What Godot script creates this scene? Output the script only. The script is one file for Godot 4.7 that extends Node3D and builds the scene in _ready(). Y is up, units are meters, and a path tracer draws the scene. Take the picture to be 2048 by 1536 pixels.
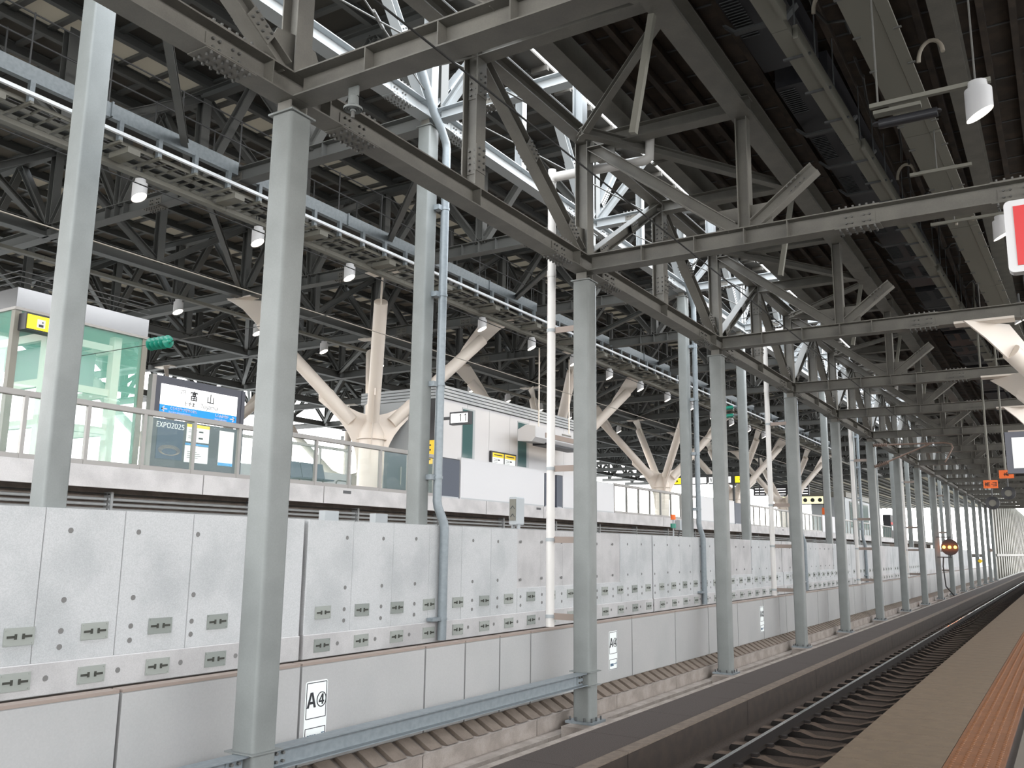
extends Node3D

# ---------------------------------------------------------------- helpers
const ORD = ["first", "second", "third", "fourth", "fifth", "sixth", "seventh", "eighth", "ninth", "tenth", "eleventh", "twelfth", "thirteenth", "fourteenth", "fifteenth", "sixteenth", "seventeenth", "eighteenth", "nineteenth", "twentieth", "twenty-first", "twenty-second", "twenty-third", "twenty-fourth", "twenty-fifth", "twenty-sixth", "twenty-seventh", "twenty-eighth", "twenty-ninth", "thirtieth"]
const FR = [-6.68, -13.94, -21.19, -28.26, -34.53, -41.51, -48.6, -55.7, -62.8, -69.9, -77.0, -84.1, -91.2, -98.3, -105.4, -112.5]
var M := {}
var names := {}
var rng := RandomNumberGenerator.new()

class MB:
	var v := PackedVector3Array()
	var n := PackedVector3Array()
	func tri(a: Vector3, b: Vector3, c: Vector3):
		# a b c run counter-clockwise seen from outside
		var q := (b - a).cross(c - a)
		if q.length_squared() < 1e-16: return
		q = q.normalized()
		v.append(a); v.append(c); v.append(b)
		n.append(q); n.append(q); n.append(q)
	func quad(a: Vector3, b: Vector3, c: Vector3, d: Vector3):
		tri(a, b, c); tri(a, c, d)
	func stri(a: Vector3, b: Vector3, c: Vector3, na: Vector3, nb: Vector3, nc: Vector3):
		v.append(a); v.append(c); v.append(b)
		n.append(na); n.append(nc); n.append(nb)
	func squad(a: Vector3, b: Vector3, c: Vector3, d: Vector3, na: Vector3, nb: Vector3, nc: Vector3, nd: Vector3):
		stri(a, b, c, na, nb, nc); stri(a, c, d, na, nc, nd)
	func box(c: Vector3, s: Vector3, b := Basis.IDENTITY):
		var x := b.x * s.x * 0.5
		var y := b.y * s.y * 0.5
		var z := b.z * s.z * 0.5
		quad(c + x - y + z, c + x - y - z, c + x + y - z, c + x + y + z)
		quad(c - x - y - z, c - x - y + z, c - x + y + z, c - x + y - z)
		quad(c - x + y + z, c + x + y + z, c + x + y - z, c - x + y - z)
		quad(c - x - y - z, c + x - y - z, c + x - y + z, c - x - y + z)
		quad(c - x - y + z, c + x - y + z, c + x + y + z, c - x + y + z)
		quad(c + x - y - z, c - x - y - z, c - x + y - z, c + x + y - z)
	func span(a: Vector3, b: Vector3):
		box((a + b) * 0.5, (b - a).abs())
	func ext(p: PackedVector2Array, p0: Vector3, p1: Vector3, up := Vector3.UP, smooth := false):
		# p runs counter-clockwise seen along the way from p0 to p1
		var d := (p1 - p0).normalized()
		var r := d.cross(up).normalized()
		var u := r.cross(d)
		var m := p.size()
		var nn := PackedVector3Array()
		for i in m:
			var e := (p[(i + 1) % m] - p[i]).normalized()
			nn.append(r * e.y - u * e.x)
		for i in m:
			var j := (i + 1) % m
			var vi := r * p[i].x + u * p[i].y
			var vj := r * p[j].x + u * p[j].y
			if smooth:
				var ni := (nn[i] + nn[(i + m - 1) % m]).normalized()
				var nj := (nn[i] + nn[j]).normalized()
				squad(p0 + vi, p1 + vi, p1 + vj, p0 + vj, ni, ni, nj, nj)
			else:
				squad(p0 + vi, p1 + vi, p1 + vj, p0 + vj, nn[i], nn[i], nn[i], nn[i])
		var t := Geometry2D.triangulate_polygon(p)
		for k in range(0, t.size(), 3):
			var a := p[t[k]]
			var b := p[t[k + 1]]
			var c := p[t[k + 2]]
			if (b - a).cross(c - a) < 0.0:
				var w := b
				b = c
				c = w
			tri(p0 + r * a.x + u * a.y, p0 + r * b.x + u * b.y, p0 + r * c.x + u * c.y)
			tri(p1 + r * a.x + u * a.y, p1 + r * c.x + u * c.y, p1 + r * b.x + u * b.y)
	func tube(p0: Vector3, p1: Vector3, r0: float, r1 := -1.0, k := 12, caps := true):
		path(PackedVector3Array([p0, p1]), r0, k, caps, r1)
	func path(pts: PackedVector3Array, r0: float, k := 10, caps := true, rend := -1.0):
		if rend < 0.0: rend = r0
		var m := pts.size()
		var rings := []
		var norms := []
		var d0 := (pts[1] - pts[0]).normalized()
		var ref := Vector3.UP if absf(d0.y) < 0.9 else Vector3.RIGHT
		for i in m:
			var da := (pts[i] - pts[maxi(i - 1, 0)]).normalized() if i > 0 else d0
			var db := (pts[mini(i + 1, m - 1)] - pts[i]).normalized() if i < m - 1 else da
			var t := (da + db).normalized()
			var s := r0 + (rend - r0) * float(i) / float(m - 1)
			var x := t.cross(ref).normalized()
			var y := x.cross(t)
			ref = y
			var ring := PackedVector3Array()
			var nr := PackedVector3Array()
			for j in k:
				var a := TAU * j / k
				var o := x * cos(a) + y * sin(a)
				ring.append(pts[i] + o * s); nr.append(o)
			rings.append(ring); norms.append(nr)
		for i in m - 1:
			for j in k:
				var j2 := (j + 1) % k
				squad(rings[i][j], rings[i + 1][j], rings[i + 1][j2], rings[i][j2], norms[i][j], norms[i + 1][j], norms[i + 1][j2], norms[i][j2])
		if caps:
			for j in k:
				var j2 := (j + 1) % k
				tri(pts[0], rings[0][j], rings[0][j2])
				tri(pts[m - 1], rings[m - 1][j2], rings[m - 1][j])
	func lathe(c: Vector3, prof: PackedVector2Array, k := 16, b := Basis.IDENTITY):
		# prof holds (radius, height) going up the outside
		for i in prof.size() - 1:
			var e := prof[i + 1] - prof[i]
			for j in k:
				var a0 := TAU * j / k
				var a1 := TAU * (j + 1) / k
				var o0 := b.x * cos(a0) - b.z * sin(a0)
				var o1 := b.x * cos(a1) - b.z * sin(a1)
				var n0 := (o0 * e.y - b.y * e.x).normalized()
				var n1 := (o1 * e.y - b.y * e.x).normalized()
				squad(c + o0 * prof[i].x + b.y * prof[i].y, c + o1 * prof[i].x + b.y * prof[i].y, c + o1 * prof[i + 1].x + b.y * prof[i + 1].y, c + o0 * prof[i + 1].x + b.y * prof[i + 1].y, n0, n1, n1, n0)
	func bolts(c: Vector3, ax: Vector3, ay: Vector3, nx: int, ny: int, dx: float, dy: float, nrm: Vector3, r := 0.017, h := 0.032):
		for i in nx:
			for j in ny:
				var p := c + ax * (i - (nx - 1) * 0.5) * dx + ay * (j - (ny - 1) * 0.5) * dy
				tube(p, p + nrm * h, r, -1.0, 6)
	static func new_box(a: Vector3, b: Vector3) -> MB:
		var m := MB.new()
		m.span(a, b)
		return m
	func mesh() -> ArrayMesh:
		var a := []
		a.resize(Mesh.ARRAY_MAX)
		a[Mesh.ARRAY_VERTEX] = v
		a[Mesh.ARRAY_NORMAL] = n
		var m := ArrayMesh.new()
		m.add_surface_from_arrays(Mesh.PRIMITIVE_TRIANGLES, a)
		return m

func hp(h: float, b: float, tw := 0.012, tf := 0.018) -> PackedVector2Array:
	var x := b * 0.5
	var y := h * 0.5
	var w := tw * 0.5
	return PackedVector2Array([Vector2(-x, -y), Vector2(x, -y), Vector2(x, -y + tf), Vector2(w, -y + tf), Vector2(w, y - tf), Vector2(x, y - tf), Vector2(x, y), Vector2(-x, y), Vector2(-x, y - tf), Vector2(-w, y - tf), Vector2(-w, -y + tf), Vector2(-x, -y + tf)])
func rp(w: float, h: float) -> PackedVector2Array:
	return PackedVector2Array([Vector2(-w / 2, -h / 2), Vector2(w / 2, -h / 2), Vector2(w / 2, h / 2), Vector2(-w / 2, h / 2)])
func rrp(w: float, h: float, r: float, k := 4) -> PackedVector2Array:
	var o := PackedVector2Array()
	var cs := [Vector2(w / 2 - r, h / 2 - r), Vector2(-w / 2 + r, h / 2 - r), Vector2(-w / 2 + r, -h / 2 + r), Vector2(w / 2 - r, -h / 2 + r)]
	for q in 4:
		for i in k + 1:
			var a := PI / 2 * (q + float(i) / k)
			o.append(cs[q] + Vector2(cos(a), sin(a)) * r)
	return o
func cp(h: float, b: float, t := 0.012) -> PackedVector2Array:
	# channel open towards -x
	return PackedVector2Array([Vector2(-b, -h / 2), Vector2(0, -h / 2), Vector2(0, h / 2), Vector2(-b, h / 2), Vector2(-b, h / 2 - t), Vector2(-t, h / 2 - t), Vector2(-t, -h / 2 + t), Vector2(-b, -h / 2 + t)])
func numbered(s: String) -> String:
	if not names.has(s):
		names[s] = 0
		return s
	names[s] += 1
	return "%s_%03d" % [s, names[s]]
func tag(o: Node, label: String, cat: String, group := "", kind := "") -> Node:
	o.set_meta("label", label)
	o.set_meta("category", cat)
	if group != "": o.set_meta("group", group)
	if kind != "": o.set_meta("kind", kind)
	return o
func thing(called: String, label: String, cat: String, at := Vector3.ZERO, group := "", kind := "") -> Node3D:
	var o := Node3D.new()
	o.name = numbered(called)
	add_child(o)
	o.position = at
	tag(o, label, cat, group, kind if kind != "" or not called.ends_with("column") else "thing")
	return o
func obj(called: String, mb, mat: Material, parent: Node = null, at := Vector3.ZERO) -> MeshInstance3D:
	var o := MeshInstance3D.new()
	o.mesh = mb.mesh() if mb is MB else mb
	o.material_override = mat
	o.cast_shadow = GeometryInstance3D.SHADOW_CASTING_SETTING_ON
	if parent == null:
		o.name = numbered(called)
		add_child(o)
	else:
		o.name = called
		parent.add_child(o, true)
	o.position = at
	return o
func stuff(o: Node) -> Node:
	o.set_meta("kind", "stuff")
	return o
func boxo(called: String, a: Vector3, b: Vector3, mat: Material, parent: Node = null) -> MeshInstance3D:
	var m := MB.new()
	m.span(a, b)
	return obj(called, m, mat, parent)
func exto(called: String, p: PackedVector2Array, a: Vector3, b: Vector3, mat: Material, parent: Node = null, up := Vector3.UP, smooth := false) -> MeshInstance3D:
	var m := MB.new()
	m.ext(p, a, b, up, smooth)
	return obj(called, m, mat, parent)
func tubeo(called: String, a: Vector3, b: Vector3, r: float, mat: Material, parent: Node = null, k := 12) -> MeshInstance3D:
	var m := MB.new()
	m.tube(a, b, r, -1.0, k)
	return obj(called, m, mat, parent)
func noise_tex(size: int, freq: float, oct: int, sd: int, c0: Color, c1: Color, spots := 0.0, lo := 0.25, hi := 0.75, stretch := 1.0) -> ImageTexture:
	var f := FastNoiseLite.new()
	f.seed = sd
	f.frequency = freq
	f.fractal_octaves = oct
	f.noise_type = FastNoiseLite.TYPE_SIMPLEX_SMOOTH
	var src := f.get_seamless_image(size, size)
	var im := Image.create(size, size, false, Image.FORMAT_RGB8)
	var r := RandomNumberGenerator.new()
	r.seed = sd
	for y in size:
		var sy := int(y * stretch) % size
		for x in size:
			var t := clampf((src.get_pixel(x, sy).r - lo) / (hi - lo), 0.0, 1.0)
			var c := c0.lerp(c1, t)
			if spots > 0.0:
				c = c * (1.0 + (r.randf() - 0.5) * spots)
			im.set_pixel(x, y, c)
	im.generate_mipmaps()
	return ImageTexture.create_from_image(im)
func mat(c: Color, rough := 0.6, metal := 0.0, tex: Texture2D = null, scale := 0.5) -> StandardMaterial3D:
	var m := StandardMaterial3D.new()
	m.albedo_color = c
	m.roughness = rough
	m.metallic = metal
	if tex != null:
		m.albedo_color = Color.WHITE
		m.albedo_texture = tex
		m.uv1_triplanar = true
		m.uv1_world_triplanar = true
		m.uv1_scale = Vector3.ONE * scale
	return m
func c8(r: int, g: int, b: int) -> Color:
	return Color8(r, g, b)
func glow(c: Color, e: float) -> StandardMaterial3D:
	var m := mat(c, 0.5)
	m.emission_enabled = true
	m.emission = c
	m.emission_energy_multiplier = e
	return m
func glass(c: Color, a: float, spec := 0.08) -> StandardMaterial3D:
	var m := mat(Color(c.r, c.g, c.b, a), 0.02)
	m.metallic_specular = spec
	m.transparency = BaseMaterial3D.TRANSPARENCY_ALPHA
	m.cull_mode = BaseMaterial3D.CULL_DISABLED
	return m
func words(s: String, h: float, m: Material, parent: Node, at: Vector3, b: Basis, called := "lettering", bold := false, serif := false) -> MeshInstance3D:
	var t := TextMesh.new()
	var f := SystemFont.new()
	f.font_names = PackedStringArray(["Droid Serif" if serif else "Droid Sans"])
	f.font_weight = 700 if bold else 400
	t.font = f
	t.text = s
	t.font_size = 64
	t.pixel_size = h / 46.0
	t.depth = 0.004
	t.curve_step = 4.0
	var o := MeshInstance3D.new()
	o.mesh = t
	o.material_override = m
	o.name = called
	parent.add_child(o, true)
	o.transform = Transform3D(b, at)
	if s.length() > 1: stuff(o)
	return o
const BX = Basis(Vector3(0, 0, -1), Vector3(0, 1, 0), Vector3(1, 0, 0))   # a face that looks along +x
const BZ = Basis(Vector3(1, 0, 0), Vector3(0, 1, 0), Vector3(0, 0, 1))    # a face that looks along +z
# strokes of written characters in a unit square, x right and y up
const GL = {
	"fu": [[.5, 1, .5, .9], [.08, .88, .92, .88], [.08, .88, .06, .76], [.92, .88, .94, .76], [.28, .76, .72, .76], [.32, .68, .68, .68, .68, .54, .32, .54, .32, .68], [.14, .44, .86, .44, .86, 0, .14, 0, .14, .44], [.14, .22, .86, .22], [.5, .44, .5, 0]],
	"yama": [[.5, 1, .5, .05], [.1, .68, .1, .05, .9, .05], [.9, .7, .9, 0]],
	"taka": [[.5, 1, .5, .88], [.05, .87, .95, .87], [.28, .76, .72, .76, .72, .6, .28, .6, .28, .76], [.1, 0, .1, .5, .9, .5, .9, 0], [.32, .36, .68, .36, .68, .14, .32, .14, .32, .36]],
	"to": [[.3, .95, .38, .55], [.85, .75, .4, .5, .2, .3, .25, .12, .5, .05, .85, .08]],
	"ya": [[.08, .55, .5, .72, .8, .7, .88, .52, .75, .42, .6, .42], [.5, .95, .58, .8], [.28, .85, .5, .02]],
	"ma": [[.15, .8, .85, .8], [.18, .58, .82, .58], [.5, .98, .5, .25, .42, .08, .22, .1, .2, .22, .4, .28, .85, .08]],
	"ku": [[.7, .98, .25, .52, .72, .02]],
	"ro": [[.2, .9, .72, .9, .2, .45, .5, .58, .8, .45, .8, .18, .55, .03, .35, .05]],
	"be": [[.05, .4, .32, .7, .95, .25], [.6, .85, .68, .75], [.76, .9, .84, .8]],
	"u": [[.35, .95, .65, .88], [.22, .6, .6, .7, .78, .5, .68, .2, .4, .02]],
	"na": [[.1, .78, .5, .82], [.35, .98, .12, .4], [.7, .8, .88, .66], [.62, .6, .62, .15, .45, .05, .3, .14, .45, .25, .85, .08]],
	"zu": [[.05, .65, .5, .8, .85, .65, .8, .3, .4, .1], [.75, .98, .8, .88], [.88, .98, .94, .88]],
	"ki": [[.2, .82, .75, .88], [.18, .62, .8, .68], [.4, .98, .7, .4], [.3, .3, .3, .12, .5, .03, .75, .05], [.86, .98, .92, .88]],
	"o": [[.1, .75, .6, .78], [.35, .98, .35, .1, .18, .1, .14, .28, .5, .5, .8, .45, .85, .2, .6, .05], [.72, .88, .9, .72]],
	"n": [[.5, .98, .12, .05, .4, .5, .55, .42, .6, .08, .75, .05, .92, .3]],
	"se": [[.05, .6, .95, .68], [.72, .95, .72, .4, .6, .38], [.3, .9, .3, .15, .45, .06, .82, .08]],
	"shi": [[.3, .95, .3, .2, .45, .05, .65, .1, .85, .35]],
	"ta": [[.1, .75, .6, .8], [.38, .98, .15, .05], [.55, .5, .88, .52], [.5, .3, .55, .1, .9, .08]],
	"ka": [[.1, .7, .6, .74, .62, .5, .52, .1, .4, .12], [.38, .98, .12, .05], [.75, .8, .92, .5]],
	"a": [[.12, .78, .82, .82], [.42, .98, .42, .3, .5, .1], [.68, .62, .5, .25, .25, .06, .12, .2, .3, .48, .65, .52, .88, .35, .8, .12, .55, .03]],
	"arrow_l": [[1, .5, .08, .5], [.45, .88, .05, .5, .45, .12]],
	"arrow_r": [[0, .5, .92, .5], [.55, .88, .95, .5, .55, .12]],
	"arrow_u": [[.5, 0, .5, .92], [.15, .6, .5, .95, .85, .6]],
	"J": [[.62, .95, .62, .25, .5, .05, .2, .05]],
	"R": [[.1, .05, .1, .95, .75, .95, .85, .75, .75, .55, .3, .5], [.5, .5, .88, .05]],
}
func glyphs(list: Array, h: float, step: float, w: float, m: Material, parent: Node, at: Vector3, b: Basis, called := "lettering"):
	# the strokes of a row of characters, a few millimetres thick, on the face with axes b
	var mb := MB.new()
	for i in list.size():
		if not GL.has(list[i]): continue
		for s in GL[list[i]]:
			for k in range(0, s.size() - 2, 2):
				var p0: Vector3 = at + b.x * (i * step + s[k] * h) + b.y * (s[k + 1] * h)
				var p1: Vector3 = at + b.x * (i * step + s[k + 2] * h) + b.y * (s[k + 3] * h)
				var d := (p1 - p0).normalized() * w * 0.5
				mb.ext(rp(w, 0.004), p0 - d, p1 + d, b.z)
	return stuff(obj(called, mb, m, parent)) if list.size() > 1 else obj(called, mb, m, parent)

# ---------------------------------------------------------------- scene
func _ready():
	rng.seed = 7
	camera_and_light()
	materials()
	ground_and_track()
	near_platform()
	barrier_and_wall()
	steel_columns()
	side_girder()
	cross_trusses()
	near_roof()
	gap_steel()
	far_roof()
	catwalk()
	pipes()
	far_platform()
	far_furniture()
	trees()
	lamps()
	signs()

func camera_and_light():
	var cam = Camera3D.new()
	cam.name = "camera"
	add_child(cam)
	cam.transform = Transform3D(Basis(Vector3(0.85256942, 0.01237907, -0.52246737), Vector3(0.08371037, 0.98357677, 0.1599041), Vector3(0.51586623, -0.18006528, 0.83753121)).orthonormalized(), Vector3(0, 1.6, 0))
	cam.fov = 46.48
	cam.near = 0.05
	cam.far = 900.0
	cam.current = true
	var we = WorldEnvironment.new()
	we.name = "world_environment"
	var e = Environment.new()
	var sk = Sky.new()
	var sm = ProceduralSkyMaterial.new()
	sm.sky_top_color = Color(0.90, 0.93, 0.96)
	sm.sky_horizon_color = Color(1.0, 0.985, 0.965)
	sm.sky_curve = 0.2
	sm.ground_bottom_color = Color(0.3, 0.3, 0.3)
	sm.ground_horizon_color = Color(0.6, 0.6, 0.6)
	sm.energy_multiplier = 1.0
	sk.sky_material = sm
	e.background_mode = Environment.BG_SKY
	e.sky = sk
	e.background_energy_multiplier = 9.0
	e.ambient_light_source = Environment.AMBIENT_SOURCE_SKY
	e.tonemap_mode = Environment.TONE_MAPPER_LINEAR
	e.tonemap_exposure = 1.0
	e.sdfgi_enabled = true
	e.ssao_enabled = true
	e.ssil_enabled = true
	we.environment = e
	add_child(we)

func materials():
	var n1 = noise_tex(256, 0.012, 4, 1, c8(109, 112, 110), c8(116, 119, 117), 0.04)
	M.col = mat(Color.WHITE, 0.5, 0.0, n1, 0.4)
	var n2 = noise_tex(256, 0.015, 4, 2, c8(102, 99, 93), c8(111, 108, 101), 0.06)
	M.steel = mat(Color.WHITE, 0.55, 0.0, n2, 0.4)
	var n3 = noise_tex(256, 0.03, 4, 3, c8(120, 127, 131), c8(129, 136, 140), 0.03)
	M.galv = mat(Color.WHITE, 0.45, 0.25, n3, 1.1)
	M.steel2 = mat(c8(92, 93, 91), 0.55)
	M.dark = mat(c8(70, 71, 72), 0.6)
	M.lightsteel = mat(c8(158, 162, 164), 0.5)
	M.beige = mat(c8(230, 219, 208), 0.45)
	M.white = mat(c8(190, 189, 190), 0.45)
	M.gatedark = mat(c8(62, 68, 80), 0.5)
	M.black = mat(c8(38, 38, 42), 0.45)
	M.frame = mat(c8(62, 64, 74), 0.5)
	M.bolt = mat(c8(96, 95, 92), 0.5, 0.2)
	M.stainless = mat(c8(136, 133, 130), 0.4, 0.3)
	M.mirror = mat(c8(132, 132, 133), 0.22, 0.9)
	var n4 = noise_tex(512, 0.007, 5, 4, c8(166, 167, 167), c8(180, 180, 180), 0.09, 0.15, 0.6)
	M.concrete = mat(Color.WHITE, 0.85, 0.0, n4, 0.21)
	var n4b = noise_tex(512, 0.009, 5, 14, c8(166, 163, 162), c8(180, 177, 176), 0.06, 0.25, 0.7)
	M.concrete2 = mat(Color.WHITE, 0.85, 0.0, n4b, 0.21)
	M.plate = mat(c8(146, 149, 143), 0.6, 0.1)
	M.plate2 = mat(c8(130, 134, 129), 0.6, 0.1)
	M.hole = mat(c8(58, 58, 52), 0.9)
	M.tie = mat(c8(112, 110, 108), 0.95)
	var n5 = noise_tex(256, 0.006, 3, 5, c8(160, 160, 159), c8(168, 167, 166), 0.03)
	M.panel = mat(Color.WHITE, 0.28, 0.0, n5, 0.3)
	M.cap = mat(c8(140, 126, 117), 0.7)
	M.gapdark = mat(c8(98, 90, 84), 0.8)
	var n6 = noise_tex(256, 0.02, 4, 6, c8(126, 117, 110), c8(144, 135, 128), 0.1)
	M.kerb = mat(Color.WHITE, 0.9, 0.0, n6, 0.5)
	var n6b = noise_tex(256, 0.03, 4, 16, c8(92, 81, 72), c8(104, 92, 82), 0.1)
	M.absorb = mat(Color.WHITE, 0.95, 0.0, n6b, 0.6)
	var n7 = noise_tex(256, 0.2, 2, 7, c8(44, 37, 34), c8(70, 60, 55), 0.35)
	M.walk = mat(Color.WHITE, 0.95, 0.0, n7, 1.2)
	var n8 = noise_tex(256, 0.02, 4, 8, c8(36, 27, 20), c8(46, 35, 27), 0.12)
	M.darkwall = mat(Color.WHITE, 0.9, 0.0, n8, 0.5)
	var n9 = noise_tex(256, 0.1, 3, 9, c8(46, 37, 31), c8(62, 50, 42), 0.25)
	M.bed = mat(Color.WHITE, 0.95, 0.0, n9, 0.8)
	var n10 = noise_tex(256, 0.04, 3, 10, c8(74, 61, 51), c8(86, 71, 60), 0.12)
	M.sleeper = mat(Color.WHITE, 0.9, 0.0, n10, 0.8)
	M.sleepershade = mat(c8(26, 21, 18), 0.95)  # near-black tone stands in for shade on the sleeper sides
	M.rail = mat(c8(44, 38, 36), 0.6, 0.3)
	M.railtop = mat(c8(190, 190, 190), 0.25, 0.9)
	var n11 = noise_tex(256, 0.03, 4, 11, c8(80, 67, 52), c8(88, 74, 58), 0.08)
	M.tile = mat(Color.WHITE, 0.6, 0.0, n11, 0.7)
	var n12 = noise_tex(256, 0.03, 4, 12, c8(92, 54, 23), c8(102, 61, 28), 0.12)
	M.tactile = mat(Color.WHITE, 0.6, 0.0, n12, 0.7)
	M.floor2 = mat(c8(84, 79, 72), 0.6)
	var n13 = noise_tex(256, 0.02, 4, 13, c8(52, 43, 36), c8(70, 58, 48), 0.1)
	M.deck1 = mat(Color.WHITE, 0.8, 0.0, n13, 0.3)
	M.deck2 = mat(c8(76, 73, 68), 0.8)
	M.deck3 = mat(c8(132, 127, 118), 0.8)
	M.duct = mat(c8(112, 110, 101), 0.55)
	M.cable = mat(c8(30, 29, 28), 0.7)
	M.conduit = mat(c8(140, 132, 120), 0.6)
	M.whitepipe = mat(c8(205, 201, 197), 0.4)
	M.whitestrip = mat(c8(236, 240, 244), 0.35)
	M.glass = glass(Color(0.72, 0.84, 0.80), 0.07)
	M.lift = glass(Color(0.55, 0.82, 0.74), 0.2, 0.3)
	M.winglass = mat(c8(70, 96, 96), 0.06)
	M.green = mat(c8(30, 120, 100), 0.25)
	M.orange = mat(c8(226, 104, 40), 0.6)
	M.red = mat(c8(186, 42, 44), 0.5)
	M.yellow = mat(c8(246, 205, 40), 0.5)
	M.signyellow = glow(c8(250, 228, 30), 0.75)
	M.signwhite = glow(c8(250, 250, 250), 0.85)
	M.signcream = glow(c8(246, 240, 196), 0.75)
	M.signblue = glow(c8(0, 118, 204), 0.7)
	M.ink = mat(c8(30, 32, 36), 0.6)
	M.inkblue = mat(c8(48, 84, 110), 0.6)
	M.paper = mat(c8(228, 232, 230), 0.7)
	M.navy = mat(c8(40, 56, 84), 0.5)
	M.boardblue = mat(c8(60, 150, 205), 0.6)
	M.lamp = glow(c8(255, 244, 228), 6.0)
	M.amber = glow(c8(255, 190, 90), 4.0)
	M.seat = mat(c8(58, 68, 84), 0.7)
	M.insulator = mat(c8(134, 112, 100), 0.5)
	M.ground = mat(c8(150, 150, 146), 0.95)
	var sky_panel = mat(c8(190, 180, 160), 0.9)
	sky_panel.backlight_enabled = true
	sky_panel.backlight = Color(.16, .15, .13)
	M.skypanel = sky_panel

func ground_and_track():
	var g = boxo("floor", Vector3(-260, -2.4, -420), Vector3(260, -2.0, 160), M.ground)
	tag(g, "pale bare ground around and below the station", "ground", "", "structure")
	var rw = boxo("sky_blocking_wall", Vector3(15, -2.0, -150), Vector3(15.5, 4.2, 40), M.concrete2)  # added out of view to hold back sky light from the open side
	tag(rw, "added unseen concrete wall that cuts sky light from beyond the near platform", "wall", "", "structure")
	# the track bed with sleepers and rails
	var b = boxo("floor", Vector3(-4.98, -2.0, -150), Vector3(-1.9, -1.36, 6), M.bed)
	tag(b, "dark brown ballast bed below the sleepers beside the platform", "track bed", "", "structure")
	var t = thing("railway_track", "narrow railway track with concrete sleepers running beside the platform edge", "railway track")
	var p = PackedVector2Array()
	for q in [[-.065, 0], [.065, 0], [.065, .012], [.012, .03], [.009, .125], [.033, .14], [.033, .168], [-.033, .168], [-.033, .14], [-.009, .125], [-.012, .03], [-.065, .012]]:
		p.append(Vector2(q[0], q[1]))
	for x in [-4.14, -2.88]:
		exto("rail", p, Vector3(x, -1.275, 6), Vector3(x, -1.275, -150), M.rail, t)
		boxo("rail_head", Vector3(x - .03, -1.107, -150), Vector3(x + .03, -1.1045, 6), M.railtop, t)
	# one sleeper, lofted along x; its middle dips
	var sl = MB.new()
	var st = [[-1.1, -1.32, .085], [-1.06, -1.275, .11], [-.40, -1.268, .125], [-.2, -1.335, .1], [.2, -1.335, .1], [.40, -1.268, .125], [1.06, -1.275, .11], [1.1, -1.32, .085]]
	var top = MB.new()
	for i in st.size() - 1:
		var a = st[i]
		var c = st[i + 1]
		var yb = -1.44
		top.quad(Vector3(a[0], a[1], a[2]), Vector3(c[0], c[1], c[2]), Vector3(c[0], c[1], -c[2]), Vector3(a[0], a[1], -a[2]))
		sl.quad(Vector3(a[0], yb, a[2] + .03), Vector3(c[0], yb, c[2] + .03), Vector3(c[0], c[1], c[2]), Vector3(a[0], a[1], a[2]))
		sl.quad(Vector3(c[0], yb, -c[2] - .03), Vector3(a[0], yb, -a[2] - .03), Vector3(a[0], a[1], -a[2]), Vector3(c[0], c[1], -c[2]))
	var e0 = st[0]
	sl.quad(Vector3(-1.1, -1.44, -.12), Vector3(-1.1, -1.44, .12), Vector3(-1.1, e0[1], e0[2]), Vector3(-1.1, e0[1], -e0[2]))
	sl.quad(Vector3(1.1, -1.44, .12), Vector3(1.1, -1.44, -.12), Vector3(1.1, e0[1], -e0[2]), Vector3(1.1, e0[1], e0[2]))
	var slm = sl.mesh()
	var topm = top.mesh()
	var clips = MB.new()
	var z = -5.0
	while z > -145.0:
		obj("lit_top", topm, M.sleeper, obj("sleeper", slm, M.sleepershade, t, Vector3(-3.545, 0, z)))  # light and shade painted in: paler top, near-black sides
		for x in [-4.14, -2.88]:
			for s in [-1, 1]:
				clips.box(Vector3(x + s * .095, -1.25, z), Vector3(.09, .05, .12))
		z -= 0.753
	stuff(obj("rail_clips", clips, M.rail, t))
	# low retaining wall between the track and the walkway
	var w = thing("retaining_wall", "low dark brown concrete wall between the sleepers and the gravelly walkway", "low wall")
	z = 4.0
	while z > -150.0:
		var q = PackedVector2Array([Vector2(-5.14, -2.0), Vector2(-4.98, -2.0), Vector2(-4.98, -.965), Vector2(-4.995, -.95), Vector2(-5.14, -.95)])
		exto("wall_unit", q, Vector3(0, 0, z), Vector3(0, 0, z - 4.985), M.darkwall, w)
		boxo("coping", Vector3(-5.15, -.95, z - 4.985), Vector3(-4.975, -.925, z), M.absorb, w)
		z -= 5.0
	var wk = thing("walkway", "gravelly dark cable walkway along the foot of the trackside columns", "walkway")
	z = 4.0
	while z > -150.0:
		boxo("cover_slab", Vector3(-6.04, -2.0, z - 1.99), Vector3(-5.17, -.955, z), M.walk, wk)
		boxo("edge_strip", Vector3(-6.15, -2.0, z - 1.99), Vector3(-6.045, -.95, z), M.kerb, wk)
		z -= 2.0

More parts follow.
